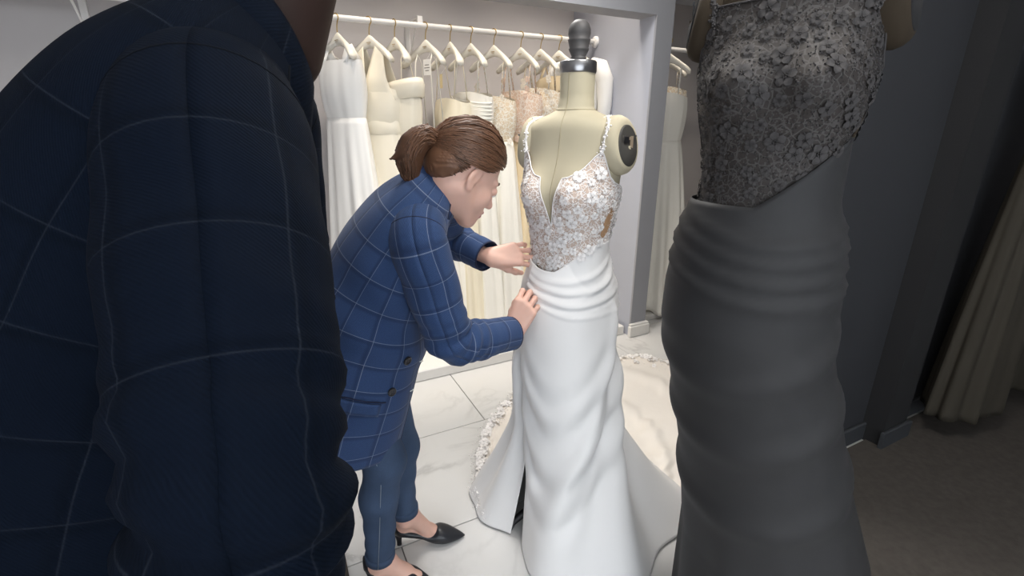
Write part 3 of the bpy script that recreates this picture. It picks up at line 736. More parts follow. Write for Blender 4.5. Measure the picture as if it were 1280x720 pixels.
def form_radius(fr, ang, z):
    """outer radius of the (world-space) form at polar angle ang about its pole."""
    th = np.linspace(0, 2 * np.pi, 240, endpoint=False); Q = fr(form_surf(th, np.full(240, z))) - fr.o
    a = np.arctan2(Q[:, 1], Q[:, 0]) % (2 * np.pi); k = np.argsort(a); r = np.hypot(Q[:, 0], Q[:, 1])
    return np.interp(np.asarray(ang) % (2 * np.pi), a[k], r[k], period=2 * np.pi)
def wrap(a): return (a + np.pi) % (2 * np.pi) - np.pi
def lace_bodice(t, fr, mm, flower, nflow, seed, zlow, high=0.0):
    """bodice with plunging notch. angle phi measured from the front (-y), + towards the form's left."""
    rg = np.random.default_rng(seed)
    phi = np.unique(np.concatenate([np.linspace(-np.pi, np.pi, 150), np.linspace(-.34, .34, 60)]))
    def top(p):
        ap = np.abs(p)
        side = np.interp(ap, [0, .03, .10, .22, .36, .55, .70, .80, .95, 1.15, 1.35, 1.75, 2.3, np.pi], [1.165, 1.185, 1.24, 1.312, 1.318, 1.338, 1.375, 1.388, 1.355, 1.318, 1.30, 1.285, 1.24, 1.2])
        if high: side = np.maximum(side, high - .10 * np.clip((ap - .75) / .5, 0, 3))
        return side
    n = 46; rows_ = []
    zt = top(phi); zb = zlow(phi)
    for i in range(n):
        q = i / (n - 1); z = zb + (zt - zb) * q
        rows_.append(form_surf(phi - np.pi / 2, z, .006))
    V = np.concatenate(rows_); bod = mk('bodice', fr(V), grid_faces(n, len(phi)), mm['lace'], t, solid=.0015)
    # scalloped beaded edge
    b = MB(); e = form_surf(phi - np.pi / 2, zt, .008); e = fr(e)
    b.tube([Vector(q) for q in e], .0018, 6); b.obj('beaded_edge', mm['flower_mat'], bod, True)
    # straps
    for s in (1, -1):
        pts = []
        path = [(s * .78, 1.38), (s * .80, 1.41), (s * .84, 1.432), (s * .92, 1.452), (s * 1.15, 1.474), (s * 1.5, 1.480), (s * 1.95, 1.466), (s * 2.2, 1.40), (s * 2.4, 1.3), (s * 2.5, 1.22)]
        T = np.linspace(0, 1, len(path)); tt = np.linspace(0, 1, 40); pp = smooth_interp(tt, T, np.array(path))
        S = fr(form_surf(pp[:, 0] - np.pi / 2, pp[:, 1], .009))
        b = MB(); b.tube([Vector(q) for q in S], .0042, 7)
        for j in range(130):
            q = S[min(39, int(abs(rg.normal(0, 9))))] + rg.normal(0, .0038, 3); b.ball(q, rg.uniform(.0018, .003), 5, 3)
        b.obj('strap', mm['flower_mat'], bod, True)
    # side cut-outs: nude mesh lozenges
    for s in (1, -1):
        pp = np.array([(s * 1.30, 1.20), (s * 1.52, 1.235), (s * 1.56, 1.17), (s * 1.36, 1.135), (s * 1.22, 1.15)])
        cen = pp.mean(0); ringp = smooth_interp(np.linspace(0, 5, 24, endpoint=False), np.arange(6), np.vstack([pp, pp[:1]]))
        v = [form_surf(np.array([cen[0] - np.pi / 2]), np.array([cen[1]]), .0085)[0]] + [form_surf(np.array([q[0] - np.pi / 2]), np.array([q[1]]), .0085)[0] for q in ringp]
        f = [(0, 1 + k, 1 + (k + 1) % 24) for k in range(24)]
        mk('mesh_panel', fr(np.array(v)), f if s > 0 else [q[::-1] for q in f], mm['nude'], bod)
    # applique flowers
    placed = []; tries = 0
    while len(placed) < nflow and tries < 9000:
        tries += 1
        p = rg.uniform(-1.9, 1.9); z0, z1 = float(np.interp(p, phi, zb)), float(np.interp(p, phi, zt)); z = rg.uniform(z0 + .012, z1 - .012)
        sc = rg.choice([.55, .7, .85, 1.05])
        q = form_surf(np.array([p - np.pi / 2]), np.array([z]), .009)[0]
        if abs(p) < .34 and z > 1.17 and not high: 
            if z + .018 * sc > float(np.interp(abs(p) - .12, phi, zt)): continue
        if 1.2 < abs(p) < 1.56 and 1.135 < z < 1.235: continue
        if any(np.linalg.norm(q - w) < .0165 * (sc + s2) * .92 for w, s2 in placed): continue
        placed.append((q, sc))
        e = .003; q1 = form_surf(np.array([p + e - np.pi / 2]), np.array([z]), .009)[0]; q2 = form_surf(np.array([p - np.pi / 2]), np.array([z + e]), .009)[0]
        nr = np.cross(q1 - q, q2 - q); W0, W1 = fr(q), fr(q + nr / np.linalg.norm(nr))
        nrm = Vector(W1 - W0).normalized(); rot = nrm.to_track_quat('Z', 'Y') @ Matrix.Rotation(rg.uniform(0, 6.28), 4, 'Z').to_quaternion()
        inst(flower, 'lace_flower', bod, Vector(W0) - ORG[bod.name], rot, sc)
    b = MB()
    for j in range(4200):
        p = rg.uniform(-2.1, 2.1); z0, z1 = float(np.interp(p, phi, zb)), float(np.interp(p, phi, zt)); z = rg.uniform(z0, z1)
        if 1.25 < abs(p) < 1.5 and 1.14 < z < 1.225 and rg.random() < .75: continue
        b.ball(fr(form_surf(np.array([p - np.pi / 2]), np.array([z]), .0075)[0]), rg.uniform(.0011, .0021), 4, 3)
    o = b.obj('beading', mm['bead'], bod, True); o['kind'] = 'stuff'
    return bod
GMAT = dict(lace=M['lace'], flower_mat=M['lace_white'], nude=M['nude'], bead=M['bead'])
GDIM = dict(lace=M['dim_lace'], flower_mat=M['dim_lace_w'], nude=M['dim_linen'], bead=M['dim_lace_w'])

def main_gown():
    t = thing('wedding_gown', (FX, FY, 0), 'white satin wedding gown with beaded lace bodice on the dress form', 'gown')
    zl = lambda p: 1.03 + .075 * np.clip((p - .15) / 1.1, 0, 1)**1.1 - .012 * np.exp(-((p - .1) / .5)**2) + .02 * np.clip((-p - .3) / .8, 0, 1)
    lace_bodice(t, main_fr, GMAT, FLOWER, 92, 4, zl)
    # skirt, world polar angle (deg) about the pole: 180 left, 270 towards camera, 360 right, 450 back
    ANG = np.array([204, 225, 250, 270, 300, 330, 360, 405, 450, 495, 540, 563.9])
    TAB = [(1.075, [.122, .118, .108, .105, .108, .118, .124, .110, .10, .108, .122, .122]),
           (1.03, [.132, .128, .118, .115, .118, .130, .138, .12, .11, .118, .132, .132]),
           (.97, [.150, .145, .135, .132, .137, .150, .158, .14, .13, .135, .150, .150]),
           (.90, [.160, .157, .150, .150, .152, .162, .168, .155, .15, .15, .160, .160]),
           (.82, [.165, .162, .160, .160, .162, .167, .168, .16, .16, .16, .165, .165]),
           (.70, [.166, .166, .170, .172, .172, .170, .165, .16, .16, .16, .165, .166]),
           (.56, [.162, .168, .180, .188, .186, .178, .165, .17, .17, .165, .160, .162]),
           (.42, [.156, .170, .195, .208, .208, .200, .190, .21, .21, .18, .160, .156]),
           (.28, [.152, .178, .215, .235, .240, .248, .275, .29, .27, .24, .205, .170]),
           (.12, [.150, .195, .270, .310, .325, .335, .40, .41, .38, .34, .27, .205]),
           (.008, [.150, .210, .310, .365, .390, .410, .52, .50, .46, .40, .32, .235])]
    Z = np.array([a for a, _ in TAB][::-1]); RR = np.array([b for _, b in TAB][::-1])
    nz, na = 170, 300
    zz = np.linspace(1.075, .008, nz); aa = np.linspace(204, 563.9, na)
    rz = smooth_interp(zz, Z, RR)
    rad = np.stack([smooth_interp(aa, ANG, r) for r in rz])
    A2, Z2 = np.meshgrid(aa, zz)
    top = 1.0 + .0 * aa
    # the upper edge follows the lace point
    phi = wrap(np.radians(aa) - (-np.pi / 2 + FYAW)); ze = zl(phi) + .012
    Zs = Z2.copy()
    for j in range(na):
        Zs[:, j] = np.interp(np.linspace(0, 1, nz), [0, 1], [ze[j], .008])
    rad = np.stack([np.interp(Zs[:, j], zz[::-1], rad[::-1, j]) for j in range(na)], 1)
    zq = np.linspace(.76, 1.16, 60); fq = np.stack([form_radius(main_fr, np.radians(aa), z) for z in zq])
    for j in range(na):
        k = Zs[:, j] > .76; rad[k, j] = np.maximum(rad[k, j], np.interp(Zs[k, j], zq, fq[:, j]) + .0085)
    def hfold(pts, amp, wid, lo=204, hi=564, fade=14):
        p = np.array(pts, float); zc = smooth_interp(aa, p[:, 0], p[:, 1]); m = 1 / (1 + np.exp(-(aa - p[0, 0]) / fade * 3)) * 1 / (1 + np.exp((aa - p[-1, 0]) / fade * 3))
        return amp * m[None] * np.exp(-((Zs - zc[None]) / wid)**2)
    def vfold(pts, amp, wid, fz=.06):
        p = np.array(pts, float)[::-1]; ac = smooth_interp(Zs[:, 0], p[:, 1], p[:, 0]); z0, z1 = p[-1, 1], p[0, 1]
        m = 1 / (1 + np.exp((Zs[:, 0] - z0) / fz * 3)) / (1 + np.exp(-(Zs[:, 0] - z1) / fz * 3))
        w = wid * (.6 + 1.0 * np.clip((1 - Zs[:, :1]), 0, 1))
        return amp * m[:, None] * np.exp(-((A2 - ac[:, None]) / w)**2)
    D = np.zeros_like(rad)
    # waist drape pleats fanning from the left hip
    D += hfold([(190, 1.035), (225, 1.010), (260, 1.000), (300, 1.02), (335, 1.06), (375, 1.10)], .0055, .010)
    D += hfold([(190, 1.015), (225, .985), (262, .968), (300, .978), (340, 1.01), (375, 1.045)], .0045, .008)
    D -= hfold([(190, 1.003), (225, .972), (262, .954), (300, .963), (340, .994), (375, 1.028)], .003, .005)
    D += hfold([(190, .992), (225, .955), (262, .930), (300, .935), (340, .958), (375, .985)], .0045, .008)
    D -= hfold([(190, .980), (225, .942), (262, .917), (300, .921), (340, .943), (375, .968)], .003, .005)
    D += hfold([(190, .970), (225, .926), (262, .896), (300, .893), (340, .902), (375, .92)], .003, .006)
    D += hfold([(285, .957), (315, .985), (345, 1.03), (372, 1.07)], .006, .008)
    # cowl folds sagging from the right thigh to the left edge
    for (zr, zm, zl_, am, wd) in ((.86, .66, .80, .004, .045), (.78, .55, .68, .009, .050), (.58, .37, .52, .011, .046), (.50, .24, .36, .010, .046)):
        D += hfold([(206, zl_), (228, zm + .05), (252, zm), (280, zm + .05), (312, zm + .15), (348, zr + .06)], am, wd)
        D -= hfold([(206, zl_ - .06), (228, zm - .02), (252, zm - .075), (280, zm - .02), (312, zm + .09), (348, zr)], am * .7, wd * .7)
    D += vfold([(330, .84), (318, .68), (298, .52), (276, .38), (255, .26)], .016, 8)
    D -= vfold([(340, .78), (330, .62), (312, .46), (290, .32), (268, .18)], .014, 7)
    # long folds to the hem
    D += vfold([(352, .66), (338, .5), (322, .3), (308, .14), (300, -.05)], .034, 8)
    D -= vfold([(358, .56), (352, .4), (342, .2), (336, .0)], .04, 9)
    D += vfold([(375, .6), (370, .4), (364, .2), (360, -.05)], .03, 9)
    D -= vfold([(318, .45), (296, .25), (280, .1), (276, -.05)], .022, 8)
    D += vfold([(270, .35), (258, .2), (250, -.05)], .018, 8)
    D += vfold([(232, .3), (226, .2), (224, -.05)], .012, 7)
    for k, a in enumerate((395, 420, 446, 470, 496, 520, 545)):
        D += vfold([(a, .7), (a + 3, .3), (a + 2, -.05)], .035 * (1 if k % 2 else .7), 8); D -= vfold([(a + 13, .7), (a + 14, .3), (a + 14, -.05)], .022, 7)
    D *= np.clip((ze[None] - Zs) / .03, 0, 1)
    rr = rad + D
    # slit at the left: the two edges part below knee height
    e0 = np.clip((.42 - Zs) / .42, 0, 1)
    ang = A2 + 13 * e0**1.2 * np.exp(-(A2 - 204) / 14) + 7 * e0 * np.exp(-(563.9 - A2) / 16)
    x = FX + rr * np.cos(np.radians(ang)); y = FY + rr * np.sin(np.radians(ang))
    V = np.stack([x, y, Zs], -1).reshape(-1, 3)
    sk = mk('skirt', V, grid_faces(nz, na), M['satin'], t, solid=.002)
    # pleat edge cords
    # train: cloth spread on the floor behind the form
    nr, nt = 70, 260; T = np.radians(np.linspace(-12, 192, nt)); q = np.linspace(0, 1, nr)[:, None]
    Rt = smooth_interp(np.degrees(T), [-12, 12, 35, 50, 63, 75, 90, 100, 118, 128, 150, 175, 192], [.50, .64, 1.18, 1.48, 1.48, 1.28, 1.02, .87, .62, .52, .37, .30, .25])
    scal = 1 + .025 * np.abs(np.sin(T * 24)) + .012 * np.sin(T * 61)
    rad_ = .22 + (Rt * scal - .22)[None] * q
    tt = T[None] + 0 * q
    h = .012 + .10 * np.exp(-(q * Rt[None] / .20)) + (1 - q**3) * (.012 * np.sin(tt * 11 + q * 3 + 1.2 * np.sin(tt * 4)) + .008 * np.sin(tt * 23 + q * 6))
    h = h + np.maximum(0, np.sin(q * 21 + 4 * np.sin(tt * 2.6) + 2.5 * tt))**2 * .018 * np.sin(np.pi * np.clip(q, 0, 1))**.7
    h = np.maximum(h, .006)
    V = np.stack([FX + rad_ * np.cos(tt), FY + rad_ * np.sin(tt), h], -1).reshape(-1, 3)
    tr = mk('train', V, grid_faces(nr, nt), M['tulle_train'], t, solid=.002)
    Vg = V.reshape(nr, nt, 3); b = MB(); k = 0
    for j in range(4, nt - 4):
        d = np.degrees(T[j])
        for rep in range(2):
            i = nr - 1 - int(abs(RNG.normal(0, 3.2)) + RNG.integers(0, 3)); i = max(i, 52)
            p = Vg[i, j] + np.array([0, 0, .008])
            if j % 2 == rep and (25 < d < 76 or 97 < d < 172) and k < 290:
                k += 1
                rot = Vector((RNG.normal(0, .35), RNG.normal(0, .35), 1)).normalized().to_track_quat('Z', 'Y') @ Matrix.Rotation(RNG.uniform(0, 6), 4, 'Z').to_quaternion()
                inst(FLOWER, 'lace_flower', tr, Vector(p) - ORG[tr.name], rot, RNG.uniform(.8, 1.5))
            for n in range(5): b.ball(p + RNG.normal(0, .02, 3) * np.array([1, 1, .15]), RNG.uniform(.0018, .0032), 4, 3)
    o = b.obj('beading', M['bead'], tr, True); o['kind'] = 'stuff'
    return t
main_gown()

# ------------------------------------------------------------------ people
def npv(v): return np.array(v, float)
def nrmz(v): v = npv(v); return v / np.linalg.norm(v)
def sweep(pts, radii, n=28, start=None, disp=None, flat=None):
    """tube with parallel-transported frame; returns verts, faces, uv in metres."""
    pts = np.array(pts, float); m = len(pts)
    tg = np.gradient(pts, axis=0); tg /= np.linalg.norm(tg, axis=1)[:, None]
    up = nrmz(start) if start is not None else np.array([0, 0, 1.0])
    L = np.concatenate([[0], np.cumsum(np.linalg.norm(np.diff(pts, axis=0), axis=1))])
    V = []; UV = []
    for i in range(m):
        a = up - tg[i] * (up @ tg[i]); a /= np.linalg.norm(a); b = np.cross(tg[i], a); up = a
        for k in range(n + 1):
            q = 2 * math.pi * k / n
            r = radii[i] + (disp(L[i], q) if disp else 0)
            V.append(pts[i] + (a * math.cos(q) + b * math.sin(q)) * r); UV.append((q * .066, L[i]))
    return np.array(V), grid_faces(m, n + 1), UV
def hand_sdf(wrist, d, n, t, curl, spread=.12, thumb=(.5, .35, .2), fore=None, s=1.0, vox=.0026):
    """d along the fingers, n back of the hand, t thumb side."""
    d = nrmz(d); n = npv(n); n = nrmz(n - d * (n @ d)); t0 = np.cross(d, n); t = t0 if t0 @ npv(t) > 0 else -t0
    w = npv(wrist); S = SDF(.010)
    fw = w - d * .05 if fore is None else npv(fore)
    S.cap(fw, w, .027 * s, .024 * s)
    kn = [(.092, .028), (.096, .009), (.090, -.011), (.080, -.029)]
    for (l, o) in kn: S.cap(w + t * o * .55 * s + d * .006, w + (d * l + t * o) * s + n * .003, .0165 * s, .0125 * s, k=.012)
    S.cap(w + t * .012 * s + d * .02, w + t * .022 * s + d * .06 * s - n * .010, .018 * s, .014 * s, k=.014)
    lens = [(.043, .026, .021), (.047, .030, .022), (.043, .028, .022), (.034, .021, .019)]
    tips = []
    for i, (l, o) in enumerate(kn):
        p = w + (d * l + t * o) * s + n * .002; a = 0
        dd0 = nrmz(d + t * spread * (1.2 - i * .8)); r = (.0092, .0095, .009, .008)[i] * s
        c = curl[i]
        for j in range(3):
            a += c[j]; dd = dd0 * math.cos(a) - n * math.sin(a); q = p + dd * lens[i][j] * s
            S.cap(p, q, r * (1 - .1 * j), r * (1 - .1 * (j + 1)), k=.0045); p = q
        tips.append((p, dd, r))
    # thumb leaves the side of the palm near its base
    p = w + (d * .022 + t * .020) * s - n * .006; a = 0
    for j, (ln, r0, r1) in enumerate(((.040, .0145, .0115), (.032, .0112, .0098), (.026, .0098, .0078))):
        a0 = thumb[0] if j == 0 else 0
        dd = nrmz(d * (1 - .0 * j) + t * (thumb[0] * (1.3 - .55 * j)) - n * (thumb[1] + .18 * j))
        q = p + dd * ln * s; S.cap(p, q, r0 * s, r1 * s, k=.007); p = q
    pts_ = np.array([q for c in S.p for q in (c[1], c[2])]); lo = pts_.min(0) - .035 * s; hi = pts_.max(0) + .035 * s
    return S.mesh(lo, hi, vox)
def shoe(root, heel, toe, mm, skinparts, ankle):
    heel, toe = npv(heel), npv(toe); f = toe - heel; f[2] = 0; L = np.linalg.norm(f); f /= L; l = np.array([-f[1], f[0], 0]); up = np.array([0, 0, 1.0])
    xs = np.linspace(0, 1, 30); k = L / .25
    hw = smooth_interp(xs, [0, .06, .2, .42, .62, .74, .86, .95, 1], [.012, .026, .030, .029, .039, .038, .026, .013, .002])
    zb = smooth_interp(xs, [0, .15, .35, .55, .66, .8, 1], [.052, .048, .036, .012, .004, .004, .007])
    zt = smooth_interp(xs, [0, .06, .2, .40, .56, .64, .72, .85, 1], [.112, .108, .082, .062, .054, .062, .055, .036, .012])
    V = []; n = 22
    for i, x in enumerate(xs):
        for j in range(n):
            a = 2 * math.pi * j / n; c, s_ = math.cos(a), math.sin(a)
            zc = (zb[i] + zt[i]) / 2; hz = (zt[i] - zb[i]) / 2
            y = hw[i] * math.copysign(abs(c)**.75, c) * (1.0 if s_ < 0 else (1 - .22 * s_)); z = zc + hz * math.copysign(abs(s_)**.8, s_)
            V.append(heel + f * (x * L) + l * y * k + up * z)
    fc = grid_faces(len(xs), n, True); fc = [q[::-1] for q in fc]; fc += [tuple(range(n)), tuple(range((len(xs) - 1) * n, len(xs) * n))[::-1]]
    sh = mk('shoe', np.array(V), fc, mm, root)
    b = MB(); h0 = heel + f * .022
    b.tube([h0 + up * .056, h0 - f * .004 + up * .03, h0 - f * .004 + up * .004, h0 - f * .004 + up * .0005], [.021, .011, .0085, .009], 12); b.obj('heel', mm, sh, True)
    # bare foot inside the pump
    S = SDF(.02); an = npv(ankle)
    S.cap(an + up * .06, an, .034, .033); S.cap(an, heel + f * .035 + up * .078, .033, .024); S.cap(an + f * .015, heel + f * .13 + up * .048, .030, .022, k=.03)
    S.cap(heel + f * .13 + up * .046, heel + f * .175 + up * .030, .023, .017); S.cap(heel + f * .03 + up * .072, heel + f * .13 + up * .042, .021, .020)
    for s in (-1, 1): S.ell(an + l * s * .028 - up * .012, (.012, .012, .014))
    skinparts.append(S.mesh(np.minimum(heel, toe) - .07, np.maximum(heel, toe) + np.array([.07, .07, .26]), .0045))

def build_person(label, J, mm, base, hands=True):
    root = thing('person', base, label, 'person')
    skin = []
    s = J.get('s', 1.0)
    # ---------------- head
    Rh = np.array((Matrix.Rotation(J['head_yaw'], 3, 'Z') @ Matrix.Rotation(J.get('head_roll', 0), 3, 'X') @ Matrix.Rotation(J['head_pitch'], 3, 'Y')))
    hc = npv(J['head']); loc = lambda w: (Rh.T @ (npv(w) - hc)) / s
    wor = lambda V: hc + (np.asarray(V, float) * s) @ Rh.T
    nb = loc(J['neck'])
    S = SDF(.022)
    S.ell((-.012, 0, .03), (.092, .074, .090)); S.ell((.026, 0, -.028), (.060, .056, .082))
    for q in (-1, 1):
        S.cap((.0, q * .050, -.052), (.066, q * .014, -.102), .017, .014, k=.03)
        S.ell((.056, q * .034, -.038), (.026, .024, .028))
        S.cap((.080, q * .014, .017), (.070, q * .043, .013), .0085, .007, k=.015)
    S.ell((.076, 0, -.101), (.017, .018, .016), k=.02)
    S.ell((.082, 0, -.068), (.016, .024, .022), k=.018)
    for q in (-1, 1): S.cut((.094, q * .031, -.004), (.016, .017, .012), k=.012)
    S.cap((.086, 0, .008), (.104, 0, -.030), .0075, .0085, k=.014); S.ell((.107, 0, -.036), (.0115, .0105, .010), k=.008)
    for q in (-1, 1):
        S.ell((.096, q * .0105, -.040), (.010, .0065, .0075), k=.006)
        S.ell((.0795, q * .031, -.005), (.0125, .0155, .0125), k=.006)
    S.ell((.0935, 0, -.0635), (.0095, .0195, .0055), k=.005); S.ell((.0915, 0, -.0745), (.0095, .0175, .0062), k=.005)
    S.cut((.103, 0, -.069), (.011, .022, .0012), k=.004)
    for q in (-1, 1):
        ME = np.array(Matrix.Rotation(R(12), 3, 'Y') @ Matrix.Rotation(R(-q * 18), 3, 'Z'))
        S.ell((-.006, q * .073, -.012), (.0175, .0075, .030), ME, k=.006)
        S.cut((.000, q * .082, -.012), (.0085, .0060, .016), k=.006)
        S.ell((-.004, q * .071, -.040), (.009, .006, .010), k=.006)
    S.cap((-.030, 0, -.050), nb, .052, .056, k=.03); S.cap((-.006, 0, -.07), nb + np.array([.02, 0, -.01]), .040, .05, k=.03)
    lo = np.minimum((-.115, -.09, -.13), nb - .065); hi = np.maximum((.125, .09, .13), nb + .065)
    v, f = S.mesh(lo, hi, .0036 if 'vox' not in J else .006)
    mi_head = (lambda c: ((c[:, 0] > .086) & (np.abs(c[:, 1]) < .021) & (c[:, 2] < -.058) & (c[:, 2] > -.0815)))
    headv, headf = wor(v), f; lipmask = mi_head(v[f].mean(1))
    # ---------------- torso, arms, legs under the clothes
    B = SDF(.04); sp = [npv(r[0]) for r in J['rings']]
    B.cap(J['hip'], sp[2], .115 * s, .095 * s); B.cap(sp[2], sp[4], .095 * s, .085 * s); B.cap(sp[4], J['neck'], .07 * s, .05 * s)
    for q in 'RL':
        B.cap(J['sh' + q], J['el' + q], .04 * s, .034 * s); B.cap(J['el' + q], J['wr' + q], .034 * s, .023 * s); B.cap(sp[5], J['sh' + q], .05 * s, .045 * s)
        B.cap(J['hip' + q], J['kn' + q], .07 * s, .046 * s); B.cap(J['kn' + q], J['an' + q], .046 * s, .030 * s)
    allp = np.array([npv(J[k]) for k in ('hip', 'neck', 'shR', 'shL', 'elR', 'elL', 'wrR', 'wrL', 'knR', 'knL', 'anR', 'anL')])
    skin.append(B.mesh(allp.min(0) - .16, allp.max(0) + .16, .014))
    for q in 'RL':
        h = J['hand' + q]; skin.append(hand_sdf(J['wr' + q], h['d'], h['n'], h['t'], h['curl'], h.get('spread', .1), h.get('thumb', (.5, .3)), fore=npv(J['wr' + q]) - nrmz(npv(J['wr' + q]) - npv(J['el' + q])) * .06, s=s, vox=J.get('vox', .0026)))
        shoe(root, J['heel' + q], J['toe' + q], mm['shoe'], skin, J['an' + q])
    n0 = len(headf); V, F = join_meshes([(headv, headf)] + skin)
    mi = np.zeros(len(F), int); mi[:n0][lipmask] = 1
    body = mk('body', V, F, None, root, mats=[mm['skin'], mm['lip']], mi=mi)
    for q in (-1, 1):
        b = MB(); b.ball((0, 0, 0), .0118 * s, 12, 8); o = mk('eye', np.array([tuple(x) for x in b.v]) + wor((.0815, q * .031, -.0075)), b.f, mm['eye'], body)
        b = MB(); b.tube([wor((.0915 - .012 * abs(k - 2) / 2, q * (.031 + .012 * (k - 2) / 2), -.0085)) for k in range(5)], .0017, 5); b.obj('eyelash', mm['lash'], body, True)
        b = MB(); b.tube([wor((.0905 - .017 * (k / 4)**2, q * (.014 + .034 * k / 4), .0165 + .005 * math.sin(k / 4 * 2.6))) for k in range(5)], [.0014, .0026, .0026, .002, .0008], 5); b.obj('eyebrow', mm['hair'], body, True)
    # ---------------- hair
    hx = [-.13, -.075, -.045, -.026, .0, .022, .045, .068, .088, .14]; hz = [-.085, -.062, -.036, .006, .030, .016, .034, .056, .082, .11]
    H = SDF(.02); H.ell((-.016, 0, .034), (.102, .083, .099)); H.ell((-.062, 0, -.018), (.048, .060, .052), k=.03)
    H.fun(lambda X, D: np.maximum(D, (np.interp(X[..., 0], hx, hz) + .25 * np.maximum(0, .03 - np.abs(X[..., 1])) * (X[..., 0] > .05) - X[..., 2]) * .75))
    H.fun(lambda X, D: D + .0075 * np.clip(1 - (X[..., 2] - np.interp(X[..., 0], hx, hz)) / .03, 0, 1) * (X[..., 0] > -.05))
    H.fun(lambda X, D: D + .0016 * np.sin(150 * np.arctan2(X[..., 1], X[..., 2] - .0 + .09) + 14 * X[..., 0]) * (X[..., 0] > -.10))
    v, f = H.mesh((-.14, -.11, -.10), (.11, .11, .15), .0035 if 'vox' not in J else .006)
    hair = mk('hair', wor(v), f, mm['hair'], root)
    tie = np.array([-.112, 0, .012]); b = MB(); rg = np.random.default_rng(5)
    def sd(p): return np.linalg.norm((p - np.array([-.016, 0, .034])) / np.array([.1035, .0845, .1005]))
    cnt = 0
    for j in range(900):
        ph = rg.uniform(-1, 1); x0 = rg.uniform(-.08, .086)
        zz = float(np.interp(x0, hx, hz)) + rg.uniform(.002, .10) * rg.random()
        e = 1 - ((x0 + .016) / .1035)**2 - ((zz - .034) / .1005)**2
        if e <= 0: continue
        p0 = np.array([x0, math.copysign(.0845 * math.sqrt(e), ph), zz]); pts = []
        off = rg.normal(0, .006, 3)
        for k in range(11):
            q = k / 10; p = p0 * (1 - q) + (tie + off * .5) * q
            d0 = p - np.array([-.016, 0, .034]); r0 = sd(p)
            p = np.array([-.016, 0, .034]) + d0 / max(r0, .05) * (1.008 + .03 * rg.random() * math.sin(math.pi * q)); pts.append(wor(p))
        b.tube(pts, [.0009 * s] + [.0019 * s] * 9 + [.0009 * s], 4, cap=False)
    o = b.obj('hair_strands', mm['hair'], hair, True); o['kind'] = 'stuff'
    b = MB(); b.lathe(wor(tie + np.array([-.004, 0, 0])), [(.013 * s, -.008), (.019 * s, -.004), (.019 * s, .004), (.013 * s, .008)], 18, Matrix(Rh.tolist()) @ Matrix.Rotation(R(80), 3, 'Y')); b.obj('hair_tie', mm['tie'], hair, True)
    pt = SDF(.018); path = np.array([(-.112, 0, .010), (-.128, 0, .012), (-.147, .0, .000), (-.156, 0, -.026), (-.150, 0, -.054), (-.134, 0, -.078), (-.108, 0, -.102)])
    rr_ = [.014, .019, .023, .025, .024, .017, .005]
    for k in range(6): pt.cap(path[k], path[k + 1], rr_[k], rr_[k + 1])
    pt.cap((-.135, .0, -.02), (-.108, 0, -.085), .017, .008); pt.cap((-.16, 0, -.055), (-.182, 0, -.085), .012, .003, k=.01)
    v, f = pt.mesh((-.24, -.06, -.14), (-.07, .06, .07), .004)
    pony = mk('ponytail', wor(v), f, mm['hair'], hair)
    b = MB()
    for j in range(420):
        o_ = rg.normal(0, 1, 3); o_ /= np.linalg.norm(o_); o_[0] *= .8; n1 = rg.integers(4, 7); st = rg.uniform(0, .15)
        pts = []
        for k in range(9):
            q = k / 8 * (n1 / 6); p = smooth_interp([q], np.linspace(0, 1, 7), path)[0]; r = np.interp(q, np.linspace(0, 1, 7), rr_)
            pts.append(wor(p + o_ * (r * 1.04 + .0035 + .004 * rg.random()) + rg.normal(0, .0012, 3)))
        b.tube(pts, [.0009 * s] + [.0019 * s] * 7 + [.0006 * s], 4, cap=False)
    o = b.obj('hair_strands', mm['hair'], pony, True); o['kind'] = 'stuff'
    # ---------------- jeans
    S = SDF(.03)
    S.cap(J['hip'], npv(J['hip']) + np.array([0, 0, .06]), .135 * s, .13 * s)
    for q in 'RL':
        S.cap(J['hip' + q], J['kn' + q], .088 * s, .060 * s, k=.04); kn, an = npv(J['kn' + q]), npv(J['an' + q])
        cf = kn + (an - kn) * .35 - nrmz(npv(J['toe' + q]) - npv(J['heel' + q])) * .014
        S.cap(kn, cf, .059 * s, .056 * s, k=.03); S.cap(cf, an, .055 * s, .044 * s, k=.03)
    zr, zl_ = J['anR'][2], J['anL'][2]
    aR, aL = npv(J['anR']), npv(J['anL'])
    def cuts(X, D):
        near = np.linalg.norm(X[..., :2] - aR[:2], axis=-1) < np.linalg.norm(X[..., :2] - aL[:2], axis=-1)
        zc = np.where(near, zr + .012, zl_ + .012)
        D = D + .0035 * np.sin(X[..., 2] * 85 + 14 * X[..., 0]) * np.clip((np.minimum(aR[2], aL[2]) + .32 - X[..., 2]) / .3, 0, 1) * np.sin(X[..., 1] * 30)
        return np.maximum(D, zc - X[..., 2])
    S.fun(cuts)
    lp = np.array([npv(J[k]) for k in ('hip', 'hipR', 'hipL', 'knR', 'knL', 'anR', 'anL')])
    v, f = S.mesh(lp.min(0) - .17, lp.max(0) + .2, .0068)
    jeans = mk('jeans', v, f, mm['denim'], root)
